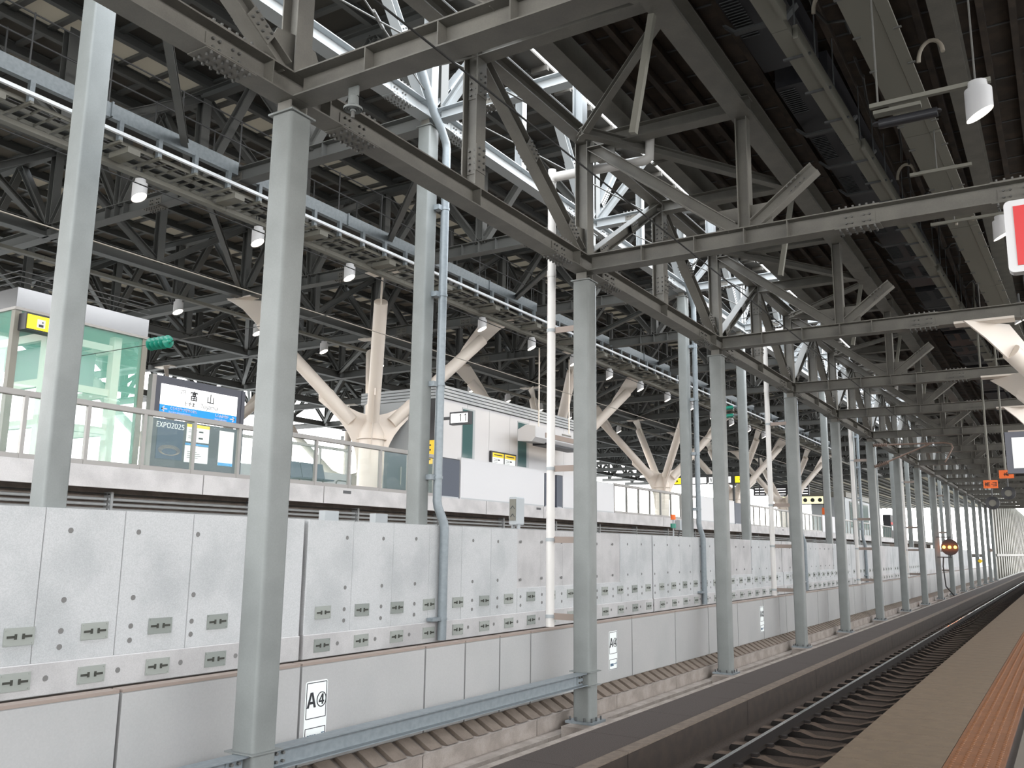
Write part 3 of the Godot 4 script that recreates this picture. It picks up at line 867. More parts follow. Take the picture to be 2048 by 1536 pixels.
func gap_steel():
	# steel in the open strip between the two roofs, on top of the columns that stand on the wall
	var g = thing("roof_girder", "bright lattice girder along the columns on the viaduct wall under the skylight", "roof girder")
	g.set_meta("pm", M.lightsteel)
	var P = hp(.32, .3)
	var H = hp(.25, .22)
	var x = -10.45
	for k in FR.size() - 1:
		var z0: float = FR[k] + .34
		var z1: float = FR[k + 1] + .34
		var zm = (z0 + z1) / 2
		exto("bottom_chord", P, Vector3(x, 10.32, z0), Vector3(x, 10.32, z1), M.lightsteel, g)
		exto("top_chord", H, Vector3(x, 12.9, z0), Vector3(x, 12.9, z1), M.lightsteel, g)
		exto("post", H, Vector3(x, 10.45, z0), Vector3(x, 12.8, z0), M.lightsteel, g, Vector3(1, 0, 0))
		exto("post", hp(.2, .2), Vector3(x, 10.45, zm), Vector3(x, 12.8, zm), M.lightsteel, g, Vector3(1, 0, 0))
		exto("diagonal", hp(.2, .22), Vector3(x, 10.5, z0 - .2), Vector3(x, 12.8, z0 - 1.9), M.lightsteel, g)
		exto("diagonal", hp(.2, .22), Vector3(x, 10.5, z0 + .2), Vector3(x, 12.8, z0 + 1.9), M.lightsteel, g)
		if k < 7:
			splice(g, Vector3(x, 10.32, z0 - 1.0), Vector3(0, 0, 1), .32, .3)
			splice(g, Vector3(x, 10.32, z0 + 1.0), Vector3(0, 0, 1), .32, .3)
			var bo = MB.new()
			for s in [-1, 1]:
				var a = Vector3(x, 10.5, z0 + s * .2)
				var d = (Vector3(x, 12.8, z0 + s * 1.9) - a).normalized()
				var u = Vector3(1, 0, 0).cross(d)
				for e in [-1, 1]:
					var pl = MB.new()
					pl.box(a + d * 1.1 + Vector3(e * .118, 0, 0), Vector3(.012, .8, .21), Basis(Vector3(1, 0, 0), d, u))
					obj("splice_plate", pl, M.lightsteel, g)
					bo.bolts(a + d * 1.1 + Vector3(e * .124, 0, 0), u, d, 2, 8, .1, .095, Vector3(e, 0, 0))
			stuff(obj("bolts", bo, M.bolt, g))
		var b = thing("link_beam", "bright bolted beam bridging the skylight gap above the %s wall column" % ORD[k], "roof beam", Vector3.ZERO, "beams across the skylight gap")
		exto("beam", hp(.25, .25), Vector3(-10.3, 10.35, z0 - .22), Vector3(-7.05, 10.35, z0 - .22), M.lightsteel, b)
		exto("strut", hp(.2, .2), Vector3(-7.1, 9.25, z0 - .22), Vector3(-7.1, 10.25, z0 - .22), M.lightsteel, b, Vector3(1, 0, 0))
		if k < 7: splice(b, Vector3(-9.2, 10.35, z0 - .22), Vector3(1, 0, 0), .25, .25)
		exto("knee_brace", hp(.16, .16), Vector3(-10.2, 10.5, z0 - .22), Vector3(-8.2, 12.6, z0 - .22), M.lightsteel, b)
		var b2 = thing("rod_brace", "crossed thin tie rods in the skylight gap of the %s bay" % ORD[k], "tie rods", Vector3.ZERO, "tie rods in the skylight gap")
		tubeo("rod", Vector3(-10.3, 10.6, z0 - .3), Vector3(-7.2, 9.2, z1 + .3), .016, M.bolt, b2, 6)
		tubeo("rod", Vector3(-7.2, 9.2, z0 - .3), Vector3(-10.3, 10.6, z1 + .3), .016, M.bolt, b2, 6)
		tubeo("turnbuckle", Vector3(-8.6, 9.86, lerpf(z0, z1, .46)), Vector3(-8.9, 9.98, lerpf(z0, z1, .54)), .03, M.bolt, b2, 8)
	# eave of the higher roof over the gap
	var e = thing("eave", "ribbed pale eave of the higher roof above the skylight gap", "eave")
	boxo("eave_board", Vector3(-10.4, 13.2, -116), Vector3(-9.9, 13.26, 8), M.deck2, e)
	for k in FR.size():
		for t in 6:
			var zz: float = FR[k] - t * 1.18
			boxo("eave_rib", Vector3(-10.3, 13.05, zz - .05), Vector3(-9.85, 13.2, zz + .05), M.deck2, e)

func far_roof():
	var P = hp(.36, .32)
	var H = hp(.25, .25)
	var H2 = hp(.2, .2)
	var stf = MB.new_box(Vector3(-.007, -.16, -.075), Vector3(.007, .16, .075)).mesh()
	var xs = [-10.45, -14.2, -17.95, -21.1, -24.3, -28.0, -31.8, -35.5, -39.0, -42.5, -46.0, -50.0]
	for k in FR.size():
		var z: float = FR[k]
		var t = thing("roof_truss", "deep steel cross truss of the high far roof, %s from the camera" % ORD[k], "roof truss", Vector3.ZERO, "cross trusses of the high roof")
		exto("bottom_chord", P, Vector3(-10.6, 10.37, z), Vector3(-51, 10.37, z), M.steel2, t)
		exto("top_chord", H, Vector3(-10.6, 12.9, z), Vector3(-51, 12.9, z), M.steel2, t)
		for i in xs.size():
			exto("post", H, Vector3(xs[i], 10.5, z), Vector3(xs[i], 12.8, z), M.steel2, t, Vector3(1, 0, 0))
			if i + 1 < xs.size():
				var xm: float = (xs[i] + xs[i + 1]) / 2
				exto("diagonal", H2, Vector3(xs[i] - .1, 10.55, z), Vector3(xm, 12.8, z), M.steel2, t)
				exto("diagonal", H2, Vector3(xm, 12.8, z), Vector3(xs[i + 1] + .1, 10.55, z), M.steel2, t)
		if k < 6:
			for xx in [-12.4, -16.6, -19.6, -22.8]:
				splice(t, Vector3(xx, 10.37, z), Vector3(1, 0, 0), .36, .32)
			for xx in [-13.6, -14.2, -14.8, -17.4, -18.5, -20.7, -21.1, -21.5, -24.0, -24.6]:
				for s in [-1, 1]: obj("stiffener", stf, M.steel2, t, Vector3(xx, 10.37, z + s * .083))
	for q in [[-17.95, "over the nearer tree column branches"], [-24.3, "over the farther tree column branches"], [-31.8, "between the two rows of tree columns"], [-39.0, "over the distant second platform"], [-46.0, "at the outer side of the high roof"]]:
		var g = thing("roof_girder", "dark lengthwise girder of the high roof " + q[1], "roof girder")
		for k in FR.size() - 1:
			var z0: float = FR[k]
			var z1: float = FR[k + 1]
			var zm = (z0 + z1) / 2
			exto("bottom_chord", P, Vector3(q[0], 10.37, z0 - .1), Vector3(q[0], 10.37, z1 + .1), M.steel2, g)
			exto("post", H, Vector3(q[0], 10.5, zm), Vector3(q[0], 12.8, zm), M.steel2, g, Vector3(1, 0, 0))
			exto("diagonal", H2, Vector3(q[0], 12.8, z0 - .1), Vector3(q[0], 10.55, zm + .1), M.steel2, g)
			exto("diagonal", H2, Vector3(q[0], 10.55, zm - .1), Vector3(q[0], 12.8, z1 + .1), M.steel2, g)
	# secondary braces between the cross trusses
	for k in 9:
		var b = thing("roof_brace", "flat crossed braces of the high roof in the %s bay" % ORD[k], "roof brace", Vector3.ZERO, "flat braces of the high roof")
		for i in range(0, xs.size() - 2, 2):
			exto("brace_bar", hp(.15, .15), Vector3(xs[i], 10.45, FR[k] - .2), Vector3(xs[i + 2], 10.45, FR[k + 1] + .2), M.steel2, b)
	# deck in lengthwise strips; daylight falls through the slits and the pale sheets
	var c = thing("ceiling", "high ribbed roof deck over the far platforms with daylight slits", "ceiling", Vector3.ZERO, "", "structure")
	var x = -10.35
	var i = 0
	while x > -51.0:
		var w = 1.28
		if i == 6 or (x < -20.0 and i % 3 == 1):
			var ls = MB.new()
			ls.quad(Vector3(x - w, 13.3, -260), Vector3(x - w, 13.3, 14), Vector3(x, 13.3, 14), Vector3(x, 13.3, -260))
			obj("light_sheet", ls, M.skypanel, c)
		else:
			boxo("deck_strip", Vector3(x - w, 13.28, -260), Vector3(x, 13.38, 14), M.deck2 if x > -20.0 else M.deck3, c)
		x -= w + (.14 if i % 2 == 1 and x < -21.0 else .0)
		i += 1
	var pu = thing("roof_purlins", "dark lengthwise purlins under the deck of the high roof", "purlins")
	x = -11.0
	while x > -51.0:
		exto("purlin", hp(.25, .14), Vector3(x, 13.14, 12), Vector3(x, 13.14, -258), M.steel2, pu)
		x -= 1.34
	var rb = thing("deck_ribs", "close cross ribs under the deck of the high roof", "roof ribs")
	var k2 = 0
	var zz = 4.0
	while zz > -150.0:
		boxo("rib", Vector3(-51, 13.2, zz - .07), Vector3(-10.4, 13.28, zz + .07), M.steel2, rb)
		zz -= .9
		k2 += 1

func catwalk():
	var cw = thing("catwalk", "maintenance catwalk with thin railings under the high roof", "catwalk")
	var z = 2.0
	while z > -75.0:
		boxo("walkway_grating", Vector3(-17.3, 10.56, z - 3.48), Vector3(-16.3, 10.6, z), M.dark, cw)
		for x in [-16.32, -17.28]:
			for t in [.1, 1.8]:
				tubeo("rail_post", Vector3(x, 10.6, z - t), Vector3(x, 11.75, z - t), .02, M.dark, cw, 6)
			for y in [11.15, 11.72]:
				tubeo("handrail", Vector3(x, y, z), Vector3(x, y, z - 3.5), .018, M.dark, cw, 6)
		z -= 3.5
	# galvanised channel beams with a cable ladder slung below
	for k in range(0, 11):
		var z0: float = FR[k] - .2 if k > 0 else FR[0] + 5.0
		if k > 0:
			z0 = FR[k - 1] - .25
		var z1: float = FR[k] + .25
		var zm = (z0 + z1) / 2
		var b = thing("channel_beam", "galvanised channel beam of the cable rack, %s along from the camera" % ORD[k], "channel beam", Vector3.ZERO, "galvanised channel beams of the cable rack")
		exto("channel", cp(.32, .14), Vector3(-16.2, 10.44, z0), Vector3(-16.2, 10.44, zm + .02), M.galv, b)
		exto("channel", cp(.32, .14), Vector3(-16.2, 10.44, zm - .02), Vector3(-16.2, 10.44, z1), M.galv, b)
		boxo("end_plate", Vector3(-16.33, 10.3, zm - .02), Vector3(-16.16, 10.62, zm + .02), M.galv, b)
	var lt = thing("cable_ladder", "open cable ladder slung under the galvanised channel beams", "cable ladder")
	z = 0.0
	var n = 0
	while z > -78.0:
		boxo("hanger", Vector3(-16.28, 9.86, z - .05), Vector3(-16.18, 10.3, z + .05), M.galv, lt)
		boxo("cross_arm", Vector3(-17.25, 9.82, z - .035), Vector3(-16.15, 9.87, z + .035), M.duct, lt)
		for t in [.32, .64]:
			if n < 45: boxo("rung", Vector3(-17.2, 9.88, z - t - .02), Vector3(-16.35, 9.91, z - t + .02), M.duct, lt)
		if n % 3 == 2:
			boxo("drip_tray", Vector3(-16.85, 9.7, z - .5), Vector3(-16.2, 9.83, z - .2), M.duct, lt)
		z -= .96
		n += 1
	for x in [-16.35, -16.75, -17.2]:
		boxo("side_rail", Vector3(x - .015, 9.87, -78), Vector3(x + .015, 9.95, 0), M.duct, lt)
	var st = obj("conduit", MB.new_box(Vector3(-16.19, 9.97, -78), Vector3(-16.12, 10.04, 2)), M.whitestrip)
	tag(st, "straight white conduit between the channel beams and the cable ladder", "conduit")
	for q in [[-17.0, "nearer"], [-24.6, "farther"]]:
		var r = thing("lamp_rail", "long pale lamp rail under the high roof carrying the %s row of lamps" % q[1], "lamp rail")
		z = 0.0
		while z > -90.0:
			boxo("rail", Vector3(q[0] - .09, 9.62, z - 3.49), Vector3(q[0] + .09, 9.72, z), M.duct, r)
			tubeo("rod", Vector3(q[0] + .05, 9.7, z - 1.0), Vector3(q[0] + .05, 9.83 if q[0] > -20 else 10.5, z - 1.0), .015, M.dark, r, 6)
			z -= 3.5
	var w = obj("overhead_wire", tubemesh(PackedVector3Array([Vector3(-4.9, 6.42, 4), Vector3(-4.9, 6.42, -100)]), .012, 6), M.cable)
	tag(w, "thin black overhead wire running along below the cross trusses", "wire")
	var w2 = obj("overhead_wire", tubemesh(PackedVector3Array([Vector3(-13.6, 7.9, 0), Vector3(-13.6, 7.9, -100)]), .012, 6), M.cable)
	tag(w2, "thin black overhead wire above the viaduct track", "wire")
	var w3 = obj("overhead_wire", tubemesh(PackedVector3Array([Vector3(-13.6, 6.6, 0), Vector3(-13.6, 6.6, -100)]), .012, 6), M.conduit)
	tag(w3, "pale lower contact wire above the viaduct track", "wire")
	# bell insulator under the first cross truss
	var bi = thing("insulator", "grey bell insulator hanging under the nearest cross truss", "insulator", Vector3(-6.2, 6.5, -6.72))
	boxo("hanger_plate", Vector3(-.07, -.12, -.01), Vector3(.07, 0, .01), M.col, bi)
	var m = MB.new()
	m.lathe(Vector3(0, -.27, 0), PackedVector2Array([Vector2(0, -.02), Vector2(.03, -.02), Vector2(.03, .02), Vector2(.05, .0), Vector2(.06, .02), Vector2(.08, .0), Vector2(.09, .02), Vector2(.1, .0), Vector2(.105, .02), Vector2(.06, .05), Vector2(.055, .15), Vector2(0, .16)]), 20)
	obj("bell", m, M.col, bi)
	tubeo("pin", Vector3(0, -.36, 0), Vector3(0, -.27, 0), .02, M.bolt, bi, 8)
	# green insulator string in a span wire
	var gi = thing("insulator", "string of five green glass discs in front of the glass lift", "insulator", Vector3(-15, 5.5, -11.05))
	for i in 5:
		var q = MB.new()
		q.lathe(Vector3((i - 2) * .13, 0, 0), PackedVector2Array([Vector2(0, -.03), Vector2(.115, -.03), Vector2(.13, -.01), Vector2(.06, .015), Vector2(.04, .04), Vector2(.035, .1), Vector2(0, .1)]), 14, Basis(Vector3(0, -1, 0), Vector3(1, 0, 0), Vector3(0, 0, 1)))
		obj("disc", q, M.green, gi)
	tubeo("span_wire", Vector3(-3.6, 0, 0), Vector3(4.6, 0, 0), .008, M.cable, gi, 5)
	for i in 2:
		var y = 7.1 - i * .32
		var q = thing("insulator", ["upper", "lower"][i] + " of two green insulator rods behind the fifth wall column", "insulator", Vector3(-11.11, y, -34.2))
		tubeo("rod", Vector3(-.35, 0, 0), Vector3(.3, .05, 0), .075, M.green, q)
		tubeo("fitting", Vector3(.3, .05, 0), Vector3(.5, .06, 0), .04, M.galv, q, 8)
	# cantilever with insulators on the sixth trackside column
	var ca = thing("cantilever", "brown overhead line cantilever reaching over the track from a trackside column", "cantilever")
	var zc = -41.4
	tubeo("upper_tube", Vector3(-6.3, 6.19, zc), Vector3(-4.1, 6.17, zc), .035, M.insulator, ca, 8)
	tubeo("lower_tube", Vector3(-6.4, 5.45, zc), Vector3(-4.6, 6.17, zc), .035, M.insulator, ca, 8)
	obj("bent_tube", tubemesh(PackedVector3Array([Vector3(-4.1, 6.17, zc), Vector3(-3.85, 6.1, zc), Vector3(-3.8, 5.95, zc), Vector3(-4.14, 5.34, zc)]), .03), M.insulator, ca)
	for q in [[6.19, 6.19], [5.25, 5.45]]:
		var d = MB.new()
		var a = Vector3(-6.92, q[0], zc)
		var e = Vector3(-6.35, q[1], zc)
		for i in 8:
			var p = a.lerp(e, (i + .5) / 8.0)
			d.tube(p - (e - a) * .025, p + (e - a) * .025, .085, -1.0, 10)
		d.tube(a, e, .04, -1.0, 8)
		obj("insulator_stack", d, M.insulator, ca)

func pipes():
	# pale downpipes with brackets back to the trackside columns
	for i in 5:
		var k: int = 1 + i * 2
		var z: float = FR[k] - .3
		var p = thing("downpipe", "white downpipe bracketed behind the %s trackside column from the camera" % ORD[k], "downpipe", Vector3.ZERO, "white downpipes")
		obj("pipe", tubemesh(PackedVector3Array([Vector3(-7.92, .24, z), Vector3(-7.92, 8.8, z)]), .078, 14), M.whitepipe, p)
		obj("elbow", tubemesh(PackedVector3Array([Vector3(-7.92, 8.55, z), Vector3(-7.9, 8.62, z), Vector3(-7.82, 8.64, z), Vector3(-6.0, 8.56, z), Vector3(-5.9, 8.6, z), Vector3(-5.88, 9.2, z)]), .09, 12), M.whitepipe, p)
		for y in [.42, 1.75, 3.02, 5.6]:
			var br = boxo("bracket", Vector3(-7.85, y - .055, z - .02), Vector3(-7.2, y + .055, z + .0), M.cap, p)
			tubeo("clamp", Vector3(-7.92, y - .03, z), Vector3(-7.92, y + .03, z), .088, M.lightsteel, br, 14)
		for y in [2.2, 6.7]:
			tubeo("socket", Vector3(-7.92, y - .06, z), Vector3(-7.92, y + .06, z), .086, M.whitepipe, p, 14)
	# galvanised downpipes that come over the wall
	for i in 5:
		var k: int = 1 + i * 2
		var z: float = FR[k] - .06
		var p = thing("downpipe", "galvanised downpipe bent over the wall beside the %s wall column" % ORD[k], "downpipe", Vector3.ZERO, "galvanised downpipes")
		obj("pipe", tubemesh(PackedVector3Array([Vector3(-10.09, -.1, z), Vector3(-10.09, 1.95, z), Vector3(-10.1, 2.06, z + .02), Vector3(-10.16, 2.34, z + .13), Vector3(-10.17, 2.46, z + .15), Vector3(-10.17, 9.6, z + .15), Vector3(-10.17, 9.72, z + .18), Vector3(-10.17, 9.95, z + .35), Vector3(-10.17, 10.2, z + .62), Vector3(-10.12, 11.5, z + 1.5)]), .085, 14), M.galv, p)
		for y in [2.9, 4.7, 6.5, 8.3]:
			var br = boxo("bracket", Vector3(-10.3, y - .05, z + .2), Vector3(-10.17, y + .05, z + .36), M.galv, p)
			tubeo("clamp", Vector3(-10.17, y - .025, z + .15), Vector3(-10.17, y + .025, z + .15), .096, M.galv, br, 14)
		for y in [.28]:
			boxo("bracket", Vector3(-10.19, y - .03, z + .05), Vector3(-10.05, y + .03, z + .35), M.galv, p)
			tubeo("clamp", Vector3(-10.09, y - .02, z), Vector3(-10.09, y + .02, z), .094, M.galv, p, 14)

func far_platform():
	var v = boxo("floor", Vector3(-36, 1.1, -150), Vector3(-10.75, 1.55, 10), M.kerb)
	tag(v, "grey viaduct deck of the upper tracks behind the concrete wall", "viaduct deck", "", "structure")
	for q in [[-18.1, -25.6, "white-edged upper platform behind the viaduct wall"], [-37.0, -43.5, "distant second upper platform under the high roof"]]:
		var p = thing("floor", q[2], "platform", Vector3.ZERO, "", "structure")
		boxo("platform_slab", Vector3(q[1], 2.75, -150), Vector3(q[0] + .95, 3.15, 10), M.floor2, p)
		boxo("platform_wall", Vector3(q[1] + .4, 1.5, -150), Vector3(q[0] + .3, 2.75, 10), M.kerb, p)
		if q[0] > -20:
			var z = 6.0
			while z > -120.0:
				boxo("fascia", Vector3(-17.14, 2.72, z - 3.97), Vector3(-16.98, 3.17, z), M.concrete2, p)
				z -= 4.0
			for zz in [-18.9, -29.6, -44.0, -52.0, -64.0]:
				boxo("fascia_mark", Vector3(-16.985, 3.02, zz - .16), Vector3(-16.972, 3.1, zz + .16), M.dark, p)
	# conduits along the platform wall
	for i in 4:
		var y: float = 2.3 + i * .11
		var c = thing("conduit", "pale conduit along the dark wall under the upper platform, %s from below" % ORD[i], "conduit")
		var z = 4.0
		while z > -110.0:
			tubeo("pipe", Vector3(-17.6, y, z), Vector3(-17.6, y, z - 3.96), .034 if i != 3 else .015, M.lightsteel if i != 3 else M.cable, c, 8)
			boxo("clamp", Vector3(-17.8, y - .06, z - .1), Vector3(-17.55, y + .05, z - .04), M.lightsteel, c)
			z -= 4.0
	# parapet on the far side of the viaduct
	var w = boxo("wall_far", Vector3(-36.3, 1.1, -150), Vector3(-36, 2.6, 10), M.concrete2)
	tag(w, "low pale parapet wall at the far side of the viaduct deck", "wall", "", "structure")
	# ribbed fence at the far end of the wall
	var f = thing("ribbed_fence", "pale ribbed metal fence beyond the last trackside columns", "fence")
	boxo("fence_sheet", Vector3(-7.8, -1.4, -258), Vector3(-7.7, 9.7, -121.5), M.duct, f)
	var zz = -122.0
	while zz > -256.0:
		boxo("fence_rib", Vector3(-7.72, -1.4, zz - 2.4), Vector3(-7.52, 9.6, zz), M.duct, f)
		zz -= 5.0
	boxo("fence_rail", Vector3(-7.6, 1.3, -240), Vector3(-7.3, 1.6, -121.5), M.steel, f)

func fence(z0: float, z1: float, label: String):
	var f = thing("glass_fence", label, "glass fence", Vector3.ZERO)
	var n = maxi(1, int(round((z0 - z1) / 1.33)))
	var st = (z0 - z1) / n
	exto("top_rail", rrp(.09, .13, .02, 2), Vector3(-17.05, 4.43, z0), Vector3(-17.05, 4.43, z1), M.stainless, f)
	boxo("bottom_rail", Vector3(-17.09, 3.17, z1), Vector3(-17.01, 3.27, z0), M.stainless, f)
	for i in n + 1:
		boxo("post", Vector3(-17.08, 3.17, z0 - i * st - .04), Vector3(-17.0, 4.38, z0 - i * st + .04), M.stainless, f)
		if i < n: boxo("pane", Vector3(-17.055, 3.28, z0 - (i + 1) * st + .045), Vector3(-17.045, 4.36, z0 - i * st - .045), M.glass, f)

func gate(z0: float, z1: float, m: Material, label: String, h := 4.5):
	var g = thing("platform_gate", label, "platform gate")
	exto("panel", rrp(z0 - z1, h - 3.17, .02, 2), Vector3(-17.14, (h + 3.17) / 2, (z0 + z1) / 2), Vector3(-16.99, (h + 3.17) / 2, (z0 + z1) / 2), m, g)
	boxo("top_trim", Vector3(-17.15, h, z1), Vector3(-16.985, h + .03, z0), M.black if m == M.gatedark else M.white, g)
	boxo("plinth", Vector3(-17.13, 3.17, z1 + .05), Vector3(-16.982, 3.21, z0 - .05), M.lightsteel, g)

func far_furniture():
	fence(-3.0, -23.0, "stainless glass fence along the upper platform edge in front of the glass lift")
	gate(-23.06, -24.34, M.gatedark, "dark blue gate pocket in front of the round white tree trunk", 4.42)
	gate(-24.42, -30.04, M.white, "long plain white platform gate in front of the white kiosk building", 4.5)
	gate(-30.1, -30.55, M.gatedark, "narrow dark gate pocket at the end of the long white gate", 4.42)
	gate(-31.05, -31.5, M.gatedark, "slim dark gate leaf standing beside the white downpipe", 4.42)
	gate(-31.55, -36.3, M.white, "white gate panel after the slim dark gate leaf", 4.42)
	fence(-36.4, -47.2, "glass fence on the upper platform beyond the white kiosk building")
	gate(-47.3, -53.3, M.white, "second plain white platform gate, far along the upper platform")
	gate(-53.4, -55.8, M.gatedark, "dark gate leaf far along the upper platform", 4.42)
	fence(-56.0, -76.0, "glass fence far along the upper platform under the cream sign")
	gate(-76.2, -82.0, M.white, "third white platform gate, most distant on the upper platform")
	fence(-82.2, -110.0, "last and most distant stretch of glass fence")
	# glass lift shaft
	var l = thing("lift_shaft", "green glass lift shaft with a polished steel band round its top", "lift shaft")
	var a = Vector3(-21.6, 3.17, -13.35)
	var b = Vector3(-18.6, 6.95, -10.12)
	boxo("steel_band", Vector3(a.x, 6.5, a.z), Vector3(b.x, 6.93, b.z), M.mirror, l)
	boxo("band_lip", Vector3(a.x - .03, 6.44, a.z - .03), Vector3(b.x + .03, 6.5, b.z + .03), M.stainless, l)
	for p in [[b.x - .06, b.z - .06], [b.x - .06, a.z + .06], [a.x + .06, b.z - .06], [a.x + .06, a.z + .06]]:
		boxo("corner_post", Vector3(p[0] - .07, 3.17, p[1] - .07), Vector3(p[0] + .07, 6.45, p[1] + .07), M.duct, l)
	boxo("pane", Vector3(b.x - .03, 3.2, a.z + .13), Vector3(b.x - .015, 6.44, -11.3), M.lift, l)
	boxo("pane", Vector3(b.x - .03, 3.2, -11.28), Vector3(b.x - .015, 6.44, b.z - .13), M.lift, l)
	boxo("pane", Vector3(a.x + .13, 3.2, b.z - .03), Vector3(b.x - .13, 6.44, b.z - .015), M.lift, l)
	boxo("pane", Vector3(a.x + .13, 3.2, a.z + .015), Vector3(b.x - .13, 6.44, a.z + .03), M.lift, l)
	boxo("pane", Vector3(a.x + .015, 3.2, a.z + .13), Vector3(a.x + .03, 6.44, b.z - .13), M.lift, l)
	for q in [[-18.95, -11.1], [-18.95, -12.75], [-20.9, -11.1], [-20.9, -12.75]]:
		boxo("inner_post", Vector3(q[0] - .1, 3.17, q[1] - .1), Vector3(q[0] + .1, 6.4, q[1] + .1), M.beige, l)
	for y in [4.15, 5.05, 6.1]:
		boxo("inner_beam", Vector3(-20.95, y - .09, -12.8), Vector3(-18.9, y + .09, -12.68), M.beige, l)
		boxo("inner_beam", Vector3(-20.95, y - .09, -11.15), Vector3(-18.9, y + .09, -11.03), M.beige, l)
		boxo("inner_beam", Vector3(-19.0, y - .08, -12.7), Vector3(-18.9, y + .08, -11.1), M.beige, l)
	boxo("lift_car", Vector3(-20.7, 5.2, -12.5), Vector3(-19.3, 6.0, -11.4), M.lightsteel, l)
	var pw = MB.new()
	pw.tube(Vector3(-18.98, 4.98, -11.45), Vector3(-18.9, 4.98, -11.45), .2, -1.0, 16)
	obj("pulley", pw, M.beige, l)
	tubeo("guide_rail", Vector3(-18.9, 3.2, -11.35), Vector3(-18.9, 6.4, -11.35), .025, M.beige, l, 8)
	for i in 3:
		tubeo("top_rail", Vector3(a.x, 7.05 + i * .12, b.z), Vector3(b.x, 7.05 + i * .12, b.z), .012, M.dark, l, 6)
		tubeo("top_rail", Vector3(b.x, 7.05 + i * .12, b.z), Vector3(b.x, 7.05 + i * .12, a.z), .012, M.dark, l, 6)
	var es = thing("lift_sign", "small yellow illuminated sign with a white lift symbol on the glass lift", "sign")
	boxo("case", Vector3(-18.6, 6.0, -10.95), Vector3(-18.32, 6.36, -10.2), M.black, es)
	boxo("face", Vector3(-18.32, 6.03, -10.92), Vector3(-18.305, 6.33, -10.23), M.signyellow, es)
	boxo("symbol", Vector3(-18.304, 6.08, -10.62), Vector3(-18.3, 6.26, -10.44), M.white, es)
	boxo("symbol_car", Vector3(-18.299, 6.1, -10.58), Vector3(-18.297, 6.15, -10.48), M.ink, es)
	tubeo("symbol_figures", Vector3(-18.299, 6.2, -10.56), Vector3(-18.297, 6.2, -10.56), .018, M.ink, es, 8)
	# waiting-room kiosk building
	var k = thing("kiosk_building", "white panelled kiosk building with a slatted grey fascia on the upper platform", "building")
	boxo("core", Vector3(-22.4, 3.17, -36.3), Vector3(-18.76, 6.85, -25.72), M.white, k)
	boxo("end_wall", Vector3(-22.4, 3.17, -25.72), Vector3(-19.75, 6.85, -25.66), M.lightsteel, k)
	boxo("end_strip", Vector3(-19.75, 3.17, -25.72), Vector3(-18.9, 6.85, -25.65), M.black, k)
	for i in 7:
		var z0 = -25.7 - i * 1.515
		boxo("wall_panel", Vector3(-18.76, 3.17, z0 - 1.5), Vector3(-18.7, 6.84, z0), M.white, k)
	for i in 4:
		boxo("fascia_slat", Vector3(-22.5, 6.86 + i * .115, -36.4), Vector3(-18.62 + i * .012, 6.95 + i * .115, -25.6), M.lightsteel, k)
	boxo("fascia_core", Vector3(-22.4, 6.85, -36.3), Vector3(-18.75, 7.3, -25.75), M.dark, k)
	for z0 in [-26.9, -30.85]:
		var wf = boxo("window_frame", Vector3(-18.71, 4.8, z0 - .82), Vector3(-18.68, 6.68, z0 + .02), M.lightsteel, k)
		boxo("window_pane", Vector3(-18.69, 4.84, z0 - .66), Vector3(-18.672, 6.62, z0), M.winglass, wf)
	var nb = thing("notice_board", "yellow-topped twin notices in a black frame on the white kiosk wall", "notice board")
	boxo("frame", Vector3(-18.69, 4.4, -30.6), Vector3(-18.6, 5.26, -28.75), M.black, nb)
	for z0 in [-28.83, -29.72]:
		var no = boxo("notice", Vector3(-18.6, 4.45, z0 - .8), Vector3(-18.59, 5.2, z0), M.paper, nb)
		boxo("notice_head", Vector3(-18.591, 5.03, z0 - .8), Vector3(-18.585, 5.2, z0), M.yellow, no)
		boxo("printed_line", Vector3(-18.585, 5.1, z0 - .7), Vector3(-18.583, 5.14, z0 - .1), M.ink, no)
		for i in 4:
			boxo("printed_line", Vector3(-18.59, 4.95 - i * .06, z0 - .35), Vector3(-18.587, 4.965 - i * .06, z0 - .08), M.ink, no)
		for y in [4.93, 4.72]:
			boxo("printed_car", Vector3(-18.59, y - .02, z0 - .52), Vector3(-18.587, y + .03, z0 - .38), M.ink, no)
	var ys = thing("notice", "tall yellow notice on the dark end of the white kiosk", "notice")
	boxo("sheet", Vector3(-19.7, 4.5, -25.65), Vector3(-19.0, 5.35, -25.62), M.yellow, ys)
	for i in 4:
		boxo("printed_line", Vector3(-19.6, 5.15 - i * .17, -25.62), Vector3(-19.15, 5.2 - i * .17, -25.615), M.ink, ys)
	var dg = thing("display_hood", "pale hooded departure display with a black underside hanging by the kiosk", "display")
	exto("hood", PackedVector2Array([Vector2(-.55, 0), Vector2(.1, -.05), Vector2(.25, .12), Vector2(.25, .55), Vector2(-.2, .62), Vector2(-.55, .45)]), Vector3(-17.75, 5.78, -30.2), Vector3(-17.75, 5.78, -34.4), M.white, dg)
	boxo("front_strip", Vector3(-17.5, 5.95, -34.4), Vector3(-17.48, 6.15, -31.0), M.cap, dg)
	boxo("underside", Vector3(-18.2, 5.68, -34.2), Vector3(-17.55, 5.77, -31.2), M.black, dg)
	boxo("label_strip", Vector3(-17.5, 6.2, -33.2), Vector3(-17.485, 6.26, -32.4), M.duct, dg)
	for z0 in [-31.0, -33.6]:
		tubeo("hanger", Vector3(-17.8, 6.3, z0), Vector3(-17.8, 9.65, z0), .03, M.beige, dg, 8)
	var dp = thing("kiosk_entrance", "dark glass door panel with a pale handle beside the tree trunk", "door panel")
	boxo("leaf", Vector3(-18.9, 3.2, -23.75), Vector3(-18.75, 4.7, -22.75), M.gatedark, dp)
